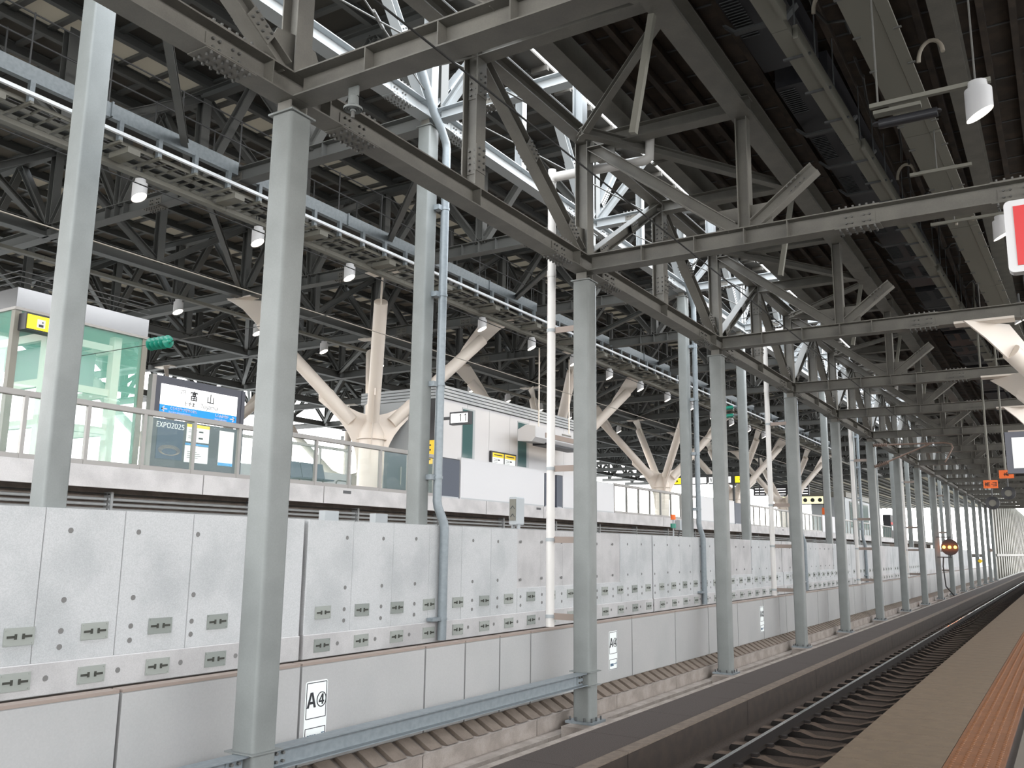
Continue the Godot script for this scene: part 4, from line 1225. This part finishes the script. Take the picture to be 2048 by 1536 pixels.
	tubeo("handle", Vector3(-18.7, 3.6, -23.4), Vector3(-18.7, 4.2, -23.4), .02, M.stainless, dp, 8)
	# glazed waiting room behind the fence
	var wr = thing("waiting_room", "low glazed waiting room behind the glass fence, with seats inside", "waiting room")
	boxo("low_wall", Vector3(-20.6, 3.17, -23.0), Vector3(-20.5, 3.95, -17.6), M.lightsteel, wr)
	var z = -17.6
	while z > -23.1:
		boxo("mullion", Vector3(-20.6, 3.95, z - .03), Vector3(-20.52, 4.75, z + .03), M.stainless, wr)
		z -= 1.3
	boxo("pane", Vector3(-20.57, 3.95, -22.8), Vector3(-20.56, 4.72, -17.6), M.glass, wr)
	boxo("head_rail", Vector3(-20.62, 4.72, -23.0), Vector3(-20.5, 4.8, -17.6), M.stainless, wr)
	for i in 3:
		var s = thing("moulded_chair", ["first", "second", "third"][i] + " dark blue moulded seat from the name board behind the glass fence", "seat", Vector3.ZERO, "platform seats")
		var zs = -19.35 - i * .5
		exto("shell", PackedVector2Array([Vector2(.25, .38), Vector2(.27, .42), Vector2(-.12, .42), Vector2(-.26, .92), Vector2(-.31, .9), Vector2(-.17, .38)]), Vector3(-19.5, 3.17, zs), Vector3(-19.5, 3.17, zs - .46), M.seat, s)
		tubeo("leg", Vector3(-19.5, 3.17, zs - .25), Vector3(-19.5, 3.56, zs - .25), .03, M.stainless, s, 8)
	var hr = obj("hand_hoop", tubemesh(PackedVector3Array([Vector3(-19.3, 3.17, -20.95), Vector3(-19.3, 3.55, -20.97), Vector3(-19.3, 3.6, -21.05), Vector3(-19.3, 3.6, -21.4), Vector3(-19.3, 3.55, -21.47), Vector3(-19.3, 3.17, -21.5)]), .022), M.dark)
	tag(hr, "low dark bent hoop rail behind the fence beside the seats", "hoop rail")
	# track-side equipment seen over the wall
	var cb = thing("equipment_cabinet", "grey trackside box with chevron front standing on the viaduct wall", "cabinet")
	exto("body", rrp(.2, .62, .03), Vector3(-10.62, 2.42, -17.35), Vector3(-10.62, 2.42, -17.68), M.lightsteel, cb)
	boxo("front_panel", Vector3(-10.7, 2.2, -17.35), Vector3(-10.54, 2.68, -17.335), M.duct, cb)
	for y in [2.28, 2.46]:
		for s in [-1, 1]:
			exto("chevron", rp(.012, .012), Vector3(-10.62 + s * .055, y, -17.33), Vector3(-10.62, y + .07, -17.33), M.dark, cb)
	for s in [-.08, .06]:
		boxo("leg", Vector3(-10.64 + s, 1.98, -17.55), Vector3(-10.6 + s, 2.15, -17.45), M.lightsteel, cb)
	var be = thing("beacon", "orange and green capped beacon with a grey box behind the wall", "beacon")
	tubeo("orange_cap", Vector3(-12.0, 2.66, -30.6), Vector3(-12.0, 2.84, -30.6), .09, M.orange, be)
	tubeo("green_cap", Vector3(-12.0, 2.36, -30.6), Vector3(-12.0, 2.52, -30.6), .1, M.green, be)
	tubeo("post", Vector3(-12.0, 1.55, -30.6), Vector3(-12.0, 2.7, -30.6), .03, M.lightsteel, be, 8)
	boxo("box", Vector3(-12.1, 2.3, -31.5), Vector3(-11.9, 2.65, -31.0), M.lightsteel, be)
	tubeo("stay", Vector3(-12.0, 1.55, -30.8), Vector3(-12.0, 2.3, -31.2), .03, M.dark, be, 8)
	for q in [[-12.2, "first"], [-13.6, "second"]]:
		var s = thing("junction_box", "%s small pale box on a post just behind the viaduct wall" % q[1], "junction box")
		boxo("box", Vector3(-11.5, 1.98, q[0] - .24), Vector3(-11.35, 2.22, q[0] + .12), M.lightsteel, s)
		boxo("post", Vector3(-11.45, 1.5, q[0] - .1), Vector3(-11.4, 1.98, q[0] - .02), M.lightsteel, s)
	# distant kiosk
	var k2 = thing("kiosk_building", "distant grey-green kiosk building far along the upper platform", "building")
	boxo("core", Vector3(-22, 3.17, -112), Vector3(-18.7, 7.3, -94), M.lightsteel, k2)
	boxo("fascia", Vector3(-22.1, 7.0, -112.1), Vector3(-18.55, 7.5, -93.9), M.duct, k2)
	boxo("window_frame", Vector3(-18.7, 4.0, -106), Vector3(-18.66, 6.7, -96), M.duct, k2)
	boxo("window_pane", Vector3(-18.67, 4.1, -105.8), Vector3(-18.65, 6.6, -96.2), M.winglass, k2)
	# vending machine with a red band
	var vm = thing("vending_machine", "dark vending machine with a red band and white label far along the platform", "vending machine")
	boxo("case", Vector3(-19.4, 3.17, -122.5), Vector3(-18.5, 6.2, -119.5), M.black, vm)
	boxo("red_band", Vector3(-18.5, 5.0, -122.5), Vector3(-18.48, 5.3, -119.5), M.red, vm)
	boxo("label", Vector3(-18.5, 4.3, -122.0), Vector3(-18.48, 4.85, -120.2), M.paper, vm)

func tree(called: String, cx: float, cz: float, y0: float, yk: float, yt: float, hx: float, hz: float, rt: float, rb: float, label: String, group: String):
	# round trunk that forks into four sloping tubes, with thin fins and a bearing plate on each tip
	var t = thing(called, label, "column", Vector3(cx, y0, cz), group)
	var h = yk - y0
	tubeo("trunk", Vector3.ZERO, Vector3(0, h, 0), rt, M.beige, t, 24)
	var m = MB.new()
	m.lathe(Vector3(0, h - .22, 0), PackedVector2Array([Vector2(rt, -.035), Vector2(rt + .09, -.02), Vector2(rt + .09, .02), Vector2(rt, .035)]), 24)
	obj("collar", m, M.beige, t)
	var hm = MB.new()
	hm.tube(Vector3(0, h, 0), Vector3(0, h + rt * 1.3, 0), rt, rt * .35, 24)
	obj("hub", hm, M.beige, t)
	for sx in [-1, 1]:
		for sz in [-1, 1]:
			var tip = Vector3(sx * hx, yt - y0 - .12, sz * hz)
			var base = Vector3(0, h - .3, 0)
			var d = (tip - base).normalized()
			var out = Vector3(sx * hx, 0, sz * hz).normalized()
			var L = (tip - base).length()
			tubeo("branch", base + d * (L * .15), base + d * (L * .86), rb, M.beige, t, 18)
			# curved fin at the fork
			var hd = Vector2(hx, hz).length()
			var sl = (yt - y0 - h) / hd
			var k = rt / .46
			var ye = 1.9 * k * sl - .75 * k
			var q = PackedVector2Array([Vector2(rt * .5, -1.5 * k), Vector2(rt + .01, -1.5 * k)])
			for i in 8:
				var f = (i + 1) / 8.0
				q.append(Vector2(rt + .03 + (1.9 * k - rt) * pow(f, 2.1), -1.45 * k + (ye + 1.45 * k) * pow(f, .85)))
			q.append(Vector2(1.95 * k, 1.95 * k * sl - .2 * k))
			q.append(Vector2(1.45 * k, 1.45 * k * sl + .1 * k))
			q.append(Vector2(1.0 * k, 1.0 * k * sl * .8 + .2 * k))
			q.append(Vector2(.5 * k, .75 * k))
			q.append(Vector2(0, .62 * k))
			var fm = MB.new()
			var o = Vector3(0, h, 0)
			var side = out.cross(Vector3.UP)
			# the profile lies in the plane of out and up
			var pa = PackedVector2Array()
			for p in q: pa.append(p)
			fm.ext(pa, o - side * -.018, o - side * .018, Vector3.UP)
			obj("fin", fm, M.beige, t)
			# gusset and bearing plate at the tip
			var gm = MB.new()
			var g = PackedVector2Array([Vector2(hd * .62, hd * .62 * sl - .1), Vector2(hd * .74, hd * .74 * sl - .4), Vector2(hd * 1.0, yt - y0 - h - .36), Vector2(hd * 1.12, yt - y0 - h - .02), Vector2(hd * .86, yt - y0 - h), Vector2(hd * .7, hd * .7 * sl + .25)])
			gm.ext(g, o - side * -.02, o - side * .02, Vector3.UP)
			obj("gusset", gm, M.beige, t)
			var pm = MB.new()
			pm.box(Vector3(tip.x, yt - y0 + .005, tip.z), Vector3(1.15, .05, .42))
			obj("bearing_plate", pm, M.beige, t)

func trees():
	for q in [[-24.7, "nearest"], [-38.0, "second"], [-52.1, "third"], [-66.3, "fourth"], [-80.5, "fifth"]]:
		tree("tree_column", -21.15, q[0], 3.15, 5.6, 10.19, 3.2, 3.5, .46, .225, "cream steel tree column with four branches on the upper platform, %s along" % q[1], "tree columns of the upper platform")
	for q in [[-31.5, "nearest"], [-45.0, "second"], [-59.2, "third"]]:
		tree("tree_column", -40.6, q[0], 3.15, 5.6, 10.19, 3.2, 3.5, .46, .225, "distant cream tree column on the second upper platform, %s along" % q[1], "tree columns of the second platform")
	for q in [[-24.7, "nearest"], [-38.0, "second"], [-52.1, "third"], [-66.3, "fourth"]]:
		tree("tree_column", 1.95, q[0], 0.0, 3.2, 6.5, 3.1, 3.5, .4, .2, "cream tree column with branches reaching over the near platform, %s along" % q[1], "tree columns of the near platform")

func lamp_at(p: Vector3, r: float, label: String, group: String, energy: float, rod := .35):
	var l = thing("ceiling_lamp", label, "lamp", p, group)
	var b = MB.new()
	var t = MB.new()
	var k = 18
	for j in k:
		var a0 = TAU * j / k
		var a1 = TAU * (j + 1) / k
		var o0 = Vector3(cos(a0), 0, -sin(a0))
		var o1 = Vector3(cos(a1), 0, -sin(a1))
		var h = r * 2.1
		var u = Vector3(0, h, 0)
		var l0 = o0 * r + Vector3(0, o0.z * r * -.12 + o0.x * r * .5, 0)
		var l1 = o1 * r + Vector3(0, o1.z * r * -.12 + o1.x * r * .5, 0)
		b.squad(l0, l1, o1 * r + u, o0 * r + u, o0, o1, o1, o0)
		b.tri(u, o0 * r + u, o1 * r + u)
		t.tri(Vector3(0, .012, 0), l1 * .95 + Vector3(0, .012, 0), l0 * .95 + Vector3(0, .012, 0))
	b.tube(Vector3(0, r * 2.1, 0), Vector3(0, r * 2.1 + .09, 0), r * .72, -1.0, 14)
	var ho = obj("housing", b, M.white, l)
	obj("lens", t, M.lamp, ho)
	tubeo("stem", Vector3(0, r * 2.1 + .05, 0), Vector3(0, r * 2.1 + rod, 0), .025, M.dark, l, 8)
	var s = SpotLight3D.new()
	s.name = "lamp_light"
	l.add_child(s, true)
	s.position = Vector3(0, -.1, 0)
	s.rotation_degrees = Vector3(-90, 0, 0)
	s.spot_angle = 62
	s.spot_range = 60
	s.spot_attenuation = 2
	s.light_energy = energy
	s.light_color = Color(1, .93, .84)
	s.light_size = r
	s.shadow_enabled = true

func lamps():
	var z = -8.2
	for i in 16:
		lamp_at(Vector3(-17.0, 9.16, z), .16, "white cylinder lamp on the nearer lamp rail of the high roof, %s along" % ORD[i], "lamps on the nearer rail", 10.0)
		if i < 14: lamp_at(Vector3(-24.6, 9.16, z - .1), .16, "white cylinder lamp on the farther lamp rail of the high roof, %s along" % ORD[i], "lamps on the farther rail", 10.0)
		z -= 3.47
	lamp_at(Vector3(-.43, 6.28, -10.3), .137, "big white cylinder lamp with a slanted glowing end above the platform", "lamps of the near platform", 14.0, .1)
	lamp_at(Vector3(-.56, 7.2, -17.6), .137, "white cylinder lamp partly hidden by the red sign", "lamps of the near platform", 14.0, .42)
	for i in 3:
		lamp_at(Vector3(-.55, 7.2, [-24.6, -31.4, -38.4][i]), .137, "white cylinder lamp above the near platform, %s one past the red sign" % ORD[i], "lamps of the near platform", 14.0, .42)

func signs():
	# station name board
	var n = thing("station_name_board", "station name board reading 富山 Toyama with a blue arrow band in a dark frame", "sign")
	boxo("frame", Vector3(-19.42, 4.75, -16.98), Vector3(-19.3, 5.8, -14.2), M.frame, n)
	boxo("side_post", Vector3(-19.45, 3.17, -14.2), Vector3(-19.28, 5.8, -14.08), M.stainless, n)
	boxo("side_post", Vector3(-19.45, 3.17, -17.1), Vector3(-19.28, 5.8, -16.98), M.frame, n)
	var face = boxo("white_face", Vector3(-19.3, 5.07, -16.84), Vector3(-19.29, 5.6, -14.36), M.signwhite, n)
	var band = boxo("blue_band", Vector3(-19.3, 4.84, -16.84), Vector3(-19.29, 5.07, -14.36), M.signblue, n)
	var x = -19.288
	glyphs(["J", "R"], .1, .1, .012, M.ink, face, Vector3(x, 5.43, -14.93), BX, "logo")
	glyphs(["fu", "", "yama"], .23, .27, .026, M.ink, face, Vector3(x, 5.3, -15.27), BX)
	glyphs(["to", "ya", "ma"], .105, .118, .014, M.ink, face, Vector3(x, 5.13, -15.1), BX)
	words("Toyama", .115, M.ink, face, Vector3(x, 5.185, -15.9), BX)
	glyphs(["arrow_l"], .15, .2, .03, M.white, band, Vector3(x, 4.89, -14.42), BX, "arrow")
	glyphs(["arrow_r"], .15, .2, .03, M.white, band, Vector3(x, 4.89, -16.63), BX, "arrow")
	glyphs(["ku", "ro", "be", "u", "na", "zu", "ki", "o", "n", "se", "n"], .075, .078, .012, M.white, band, Vector3(x, 4.965, -14.66), BX)
	words("Kurobe-Unazukionsen", .05, M.white, band, Vector3(x, 4.905, -14.98), BX)
	glyphs(["shi", "n", "ta", "ka", "o", "ka"], .075, .078, .012, M.white, band, Vector3(x, 4.965, -16.1), BX)
	words("Shin-Takaoka", .05, M.white, band, Vector3(x, 4.905, -16.3), BX)
	# poster case below it
	var pc = thing("poster_case", "dark poster case with an expo poster, two notices and a pale poster", "poster case")
	boxo("back", Vector3(-19.42, 3.5, -16.96), Vector3(-19.34, 4.72, -14.22), M.frame, pc)
	var expo = boxo("expo_poster", Vector3(-19.34, 3.7, -15.17), Vector3(-19.33, 4.7, -14.38), M.navy, pc)
	words("EXPO2025", .135, M.paper, expo, Vector3(-19.327, 4.56, -14.76), BX)
	var ring = MB.new()
	for i in 4:
		var pts = PackedVector3Array()
		for j in 25:
			var a = TAU * j / 24.0
			pts.append(Vector3(-19.328, 3.9 + i * .01 + sin(a) * (.09 + i * .012), -14.78 + cos(a) * (.24 + i * .03)))
		ring.path(pts, .006, 4, false)
	obj("printed_ring", ring, M.cap, expo)
	boxo("notice", Vector3(-19.34, 4.22, -16.0), Vector3(-19.33, 4.68, -15.27), M.paper, pc)
	boxo("notice_head", Vector3(-19.33, 4.6, -16.0), Vector3(-19.327, 4.68, -15.27), M.yellow, pc)
	boxo("notice", Vector3(-19.34, 3.68, -16.0), Vector3(-19.33, 4.12, -15.25), M.paper, pc)
	boxo("notice_head", Vector3(-19.33, 4.13, -16.0), Vector3(-19.327, 4.18, -15.25), M.boardblue, pc)
	for q in [[4.52, .28], [4.47, .22], [4.36, .2], [4.31, .24], [3.95, .3], [3.9, .4], [3.85, .45], [3.8, .35]]:
		boxo("printed_line", Vector3(-19.33, q[0], -15.33 - q[1]), Vector3(-19.328, q[0] + .012, -15.33), M.ink, pc)
	for y in [4.5, 4.33]:
		boxo("printed_car", Vector3(-19.33, y - .02, -15.8), Vector3(-19.328, y + .02, -15.66), M.ink, pc)
	boxo("pale_poster", Vector3(-19.34, 3.68, -16.84), Vector3(-19.33, 4.62, -16.34), M.paper, pc)
	boxo("poster_bottom", Vector3(-19.33, 3.68, -16.84), Vector3(-19.327, 3.76, -16.34), M.boardblue, pc)
	for zz in [-14.6, -15.6, -16.6]:
		boxo("leg", Vector3(-19.42, 3.15, zz - .04), Vector3(-19.35, 3.5, zz + .04), M.paper, pc)
	# platform numbers
	for q in [["11", -17.85, -24.9, 5.73, "black-framed illuminated platform sign with the number 11 by the kiosk"], ["12", -22.4, -25.1, 5.64, "illuminated platform sign with the number 12 behind the tree trunk"]]:
		var s = thing("platform_sign", q[4], "sign")
		var w = .82
		boxo("case", Vector3(q[1], q[3], q[2] - .2), Vector3(q[1] + w, q[3] + .44, q[2]), M.black, s)
		var fc = boxo("face", Vector3(q[1] + .06, q[3] + .06, q[2]), Vector3(q[1] + w - .06, q[3] + .38, q[2] + .01), M.signwhite, s)
		words(q[0], .26, M.ink, fc, Vector3(q[1] + w - .25, q[3] + .22, q[2] + .013), BZ)
		boxo("bracket", Vector3(q[1] - .6, q[3] + .2, q[2] - .12), Vector3(q[1], q[3] + .3, q[2] - .06), M.black, s)
	# position boards on the barrier
	for q in [[-8.07, "4", "A and circled 4 between the first two trackside columns"], [-16.28, "4", "A and circled 4 just beyond the second trackside column"], [-26.35, "2", "A and circled 2 on the third stretch of the noise barrier"]]:
		var s = thing("position_board", "white board reading " + q[2], "sign")
		var z: float = q[0]
		var xx = -7.745
		var pl = MB.new()
		pl.ext(rrp(.37, .72, .03, 3), Vector3(-7.752, -.34, z - .18), Vector3(xx, -.34, z - .18), Vector3.UP)
		var pt = obj("plate", pl, M.paper, s)
		var fr = MB.new()
		for e in [[-.2, .4, .33], [-.6, .18, .33]]:
			var yc: float = e[0]
			for t in [-1, 1]:
				fr.box(Vector3(xx + .002, yc + t * e[1] * .5, z - .18), Vector3(.003, .009, e[2]))
				fr.box(Vector3(xx + .002, yc, z - .18 + t * e[2] * .5), Vector3(.003, e[1], .009))
		obj("border", fr, M.ink, pt)
		words("A", .17, M.ink, pt, Vector3(xx + .001, -.2, z - .1), BX, "letter", true)
		words(q[1], .12, M.ink, pt, Vector3(xx + .001, -.2, z - .265), BX, "numeral", true)
		var ci = PackedVector3Array()
		for j in 25: ci.append(Vector3(xx + .003, -.2 + sin(TAU * j / 24.0) * .082, z - .265 + cos(TAU * j / 24.0) * .075))
		obj("circle", tubemesh(ci, .006, 5), M.ink, pt)
		var gl = MB.new()
		for i in 4: gl.box(Vector3(xx + .002, -.61, z - .065 - i * .037), Vector3(.003, .05, .028))
		for i in 2: gl.tube(Vector3(xx, -.6, z - .235 - i * .03), Vector3(xx + .004, -.6, z - .235 - i * .03), .012, -1.0, 8)
		for i in 2: gl.box(Vector3(xx + .002, -.58 - i * .025, z - .31), Vector3(.003, .01, .05))
		stuff(obj("small_print", gl, M.inkblue, pt))
	# red sign at the edge of the view
	var r = thing("hanging_sign", "red sign in a white rounded frame hanging under the near roof", "sign")
	exto("frame", rrp(1.7, .68, .05), Vector3(.595, 4.45, -9.12), Vector3(.595, 4.45, -9.0), M.white, r, Vector3.UP)
	var rf = boxo("red_face", Vector3(-.18, 4.17, -9.0), Vector3(1.38, 4.73, -8.99), M.red, r)
	words("S", .17, M.white, rf, Vector3(-.03, 4.54, -8.985), BZ, "lettering", true)
	for xx in [.2, 1.1]:
		tubeo("hanger", Vector3(xx, 4.78, -9.06), Vector3(xx, 9.85, -9.06), .02, M.bolt, r, 8)
	# pale display board in a grey frame
	var bd = thing("display_board", "pale blank display board in a grey frame over the near platform", "display")
	boxo("frame", Vector3(-.63, 2.68, -14.1), Vector3(1.2, 3.25, -13.98), M.frame, bd)
	boxo("face", Vector3(-.55, 2.75, -13.98), Vector3(1.1, 3.17, -13.97), M.paper, bd)
	for xx in [-.2, .9]:
		tubeo("hanger", Vector3(xx, 3.25, -14.05), Vector3(xx, 6.5, -14.05), .03, M.frame, bd, 8)
	# orange plates and round lamps on drop pipes
	for q in [[-1.82, 3.62, ["taka", "yama"], "orange plate with sideways 高山 lettering on a drop pipe"], [-1.39, 3.9, ["a"], "orange plate with a sideways あ on a drop pipe"]]:
		var s = thing("orange_plate", q[3], "sign")
		boxo("plate", Vector3(q[0] - .19, q[1] - .12, -30.0), Vector3(q[0] + .19, q[1] + .12, -29.98), M.orange, s)
		var B = Basis(Vector3(1, 0, 0), Vector3(0, 1, 0), Vector3(0, 0, 1))
		if q[2].size() == 2:
			var rb = Basis(Vector3(0, 1, 0), Vector3(-1, 0, 0), Vector3(0, 0, 1))
			glyphs([q[2][0]], .13, .1, .014, M.ink, s, Vector3(q[0] - .02, q[1] - .065, -29.978), rb)
			glyphs([q[2][1]], .13, .1, .016, M.ink, s, Vector3(q[0] + .15, q[1] - .065, -29.978), rb)
		else:
			glyphs(q[2], .13, .1, .016, M.ink, s, Vector3(q[0] + .06, q[1] - .065, -29.978), Basis(Vector3(0, 1, 0), Vector3(-1, 0, 0), Vector3(0, 0, 1)))
		tubeo("drop_pipe", Vector3(q[0] - .02, q[1] + .1, -30.03), Vector3(q[0] - .02, 9.85, -30.03), .03, M.duct, s, 8)
		var l = thing("round_lamp", "black round signal lamp under the orange plate " + ("with two characters" if q[2].size() == 2 else "with one character"), "signal lamp", Vector3(q[0] + .01, q[1] - .55, -30.0))
		var m = MB.new()
		m.lathe(Vector3.ZERO, PackedVector2Array([Vector2(0, -.12), Vector2(.16, -.12), Vector2(.19, -.08), Vector2(.19, .05), Vector2(.1, .03), Vector2(.1, -.02)]), 20, Basis(Vector3(1, 0, 0), Vector3(0, 0, 1), Vector3(0, -1, 0)))
		obj("hood", m, M.black, l)
		var g = MB.new()
		g.tube(Vector3(0, 0, -.02), Vector3(0, 0, -.01), .1, -1.0, 18)
		obj("lens", g, M.duct, l)
		tubeo("stem", Vector3(0, .17, 0), Vector3(0, .44, 0), .02, M.dark, l, 8)
	# round signal with three amber lights
	var sg = thing("railway_signal", "round black railway signal with three lit amber lamps in a row", "railway signal", Vector3(-6.35, 1.97, -62.58))
	var dm = MB.new()
	dm.tube(Vector3(0, 0, -.2), Vector3(0, 0, 0), .5, -1.0, 28)
	obj("disc", dm, M.black, sg)
	for i in 3:
		var lm = MB.new()
		lm.tube(Vector3((i - 1) * .32, 0, .01), Vector3((i - 1) * .32, 0, .04), .095, -1.0, 14)
		obj("amber_light", lm, M.amber, sg)
		var ol = OmniLight3D.new()
		ol.name = "amber_glow"
		sg.add_child(ol, true)
		ol.position = Vector3((i - 1) * .32, 0, .12)
		ol.light_color = Color(1, .5, .12)
		ol.light_energy = .35
		ol.omni_range = 30
		ol.omni_attenuation = 2
		ol.light_size = .05
		ol.shadow_enabled = true
	for y in [-.62, .62]:
		boxo("bracket", Vector3(-.75, y - .03, -.15), Vector3(.1, y + .03, -.05), M.dark, sg)
	tubeo("post", Vector3(0, -.65, -.1), Vector3(0, .65, -.1), .05, M.dark, sg, 8)
	obj("cable", tubemesh(PackedVector3Array([Vector3(-.4, -.6, -.1), Vector3(-.45, -1.2, -.05), Vector3(-.35, -2.4, .1), Vector3(.1, -2.95, .3)]), .04), M.cable, sg)
	for q in [[-91.0, .95, "yellow"], [-105.2, 1.95, "orange"]]:
		var d = thing("marker", "small %s diamond marker on a distant trackside column" % q[2], "marker", Vector3(-6.85, q[1], q[0]))
		var m = MB.new()
		m.box(Vector3.ZERO, Vector3(.3, .3, .03), Basis(Vector3(0, 0, 1), PI / 4))
		obj("diamond", m, M.yellow if q[2] == "yellow" else M.cap, d)
	# sign gantries across the upper platform, facing the camera end
	var gy = 6.3
	for q in [[-24.5, -23.6, M.signyellow, "first yellow illuminated sign on the gantry across the upper platform"], [-23.4, -21.7, M.signwhite, "white illuminated sign on the gantry next to the first yellow sign"], [-21.6, -19.9, M.signwhite, "white illuminated sign on the gantry before the second yellow sign"], [-19.7, -18.9, M.signyellow, "second yellow illuminated sign at the track end of the gantry"]]:
		var s = thing("gantry_sign", q[3], "sign")
		boxo("case", Vector3(q[0], gy - .06, -62.2), Vector3(q[1], gy + .5, -62), M.black, s)
		boxo("face", Vector3(q[0] + .05, gy, -62), Vector3(q[1] - .05, gy + .44, -61.98), q[2], s)
		if q[2] == M.signyellow: glyphs(["arrow_r"], .22, .2, .05, M.ink, s, Vector3(q[0] + .4, gy + .1, -61.97), BZ, "arrow")
		else: words("11", .26, M.ink, s, Vector3(q[0] + .3, gy + .22, -61.97), BZ, "numeral", true)
	var ga = thing("sign_gantry", "dark gantry posts and crossbar carrying yellow and white signs", "gantry")
	for xx in [-23.5, -19.8]: boxo("post", Vector3(xx - .07, 3.15, -62.2), Vector3(xx + .07, 7.0, -62.04), M.dark, ga)
	boxo("crossbar", Vector3(-24.6, 6.82, -62.2), Vector3(-18.8, 6.95, -62.05), M.dark, ga)
	for q in [[-24.0, -22.9, 6.5, 7.25, -81.0, "small black departure board with pale lines far along the platform"], [-23.6, -19.8, 6.65, 7.65, -84.0, "wide black departure board with pale lines far along the platform"]]:
		var bk = thing("departure_board", q[5], "display")
		boxo("case", Vector3(q[0], q[2], q[4] - .3), Vector3(q[1], q[3], q[4]), M.black, bk)
		for i in 3:
			boxo("printed_line", Vector3(q[0] + .15, q[2] + .1 + i * .24, q[4]), Vector3(lerpf(q[0], q[1], .45), q[2] + .18 + i * .24, q[4] + .02), M.signwhite, bk)
			boxo("printed_line", Vector3(lerpf(q[0], q[1], .55), q[2] + .1 + i * .24, q[4]), Vector3(q[1] - .1, q[2] + .18 + i * .24, q[4] + .02), M.signwhite, bk)
		boxo("hanger", Vector3((q[0] + q[1]) / 2 - .05, q[3], q[4] - .2), Vector3((q[0] + q[1]) / 2 + .05, 13.3, q[4] - .1), M.dark, bk)
	var cr = thing("direction_sign", "cream illuminated direction sign with the number 1 far along the platform", "sign")
	boxo("case", Vector3(-24.4, 6.1, -90.3), Vector3(-19.4, 6.95, -90), M.black, cr)
	boxo("face", Vector3(-24.3, 6.16, -90), Vector3(-19.5, 6.88, -89.98), M.signcream, cr)
	words("1", .5, M.ink, cr, Vector3(-23.5, 6.52, -89.97), BZ, "numeral", true)
	glyphs(["arrow_u"], .45, .5, .08, M.ink, cr, Vector3(-24.2, 6.3, -89.97), BZ, "arrow")
	for xx in [-21.6, -20.9, -20.2]:
		tubeo("pictogram", Vector3(xx, 6.52, -89.98), Vector3(xx, 6.52, -89.96), .2, M.ink, cr, 10)
	boxo("hanger", Vector3(-22, 6.95, -90.2), Vector3(-21.9, 13.3, -90.1), M.dark, cr)
	var os = thing("hanging_sign", "small orange square sign hanging below the cream direction sign", "sign")
	boxo("plate", Vector3(-18.95, 4.93, -85.05), Vector3(-18.6, 5.55, -85), M.orange, os)
	boxo("hanger", Vector3(-18.8, 5.55, -85.04), Vector3(-18.74, 13.3, -85.01), M.dark, os)
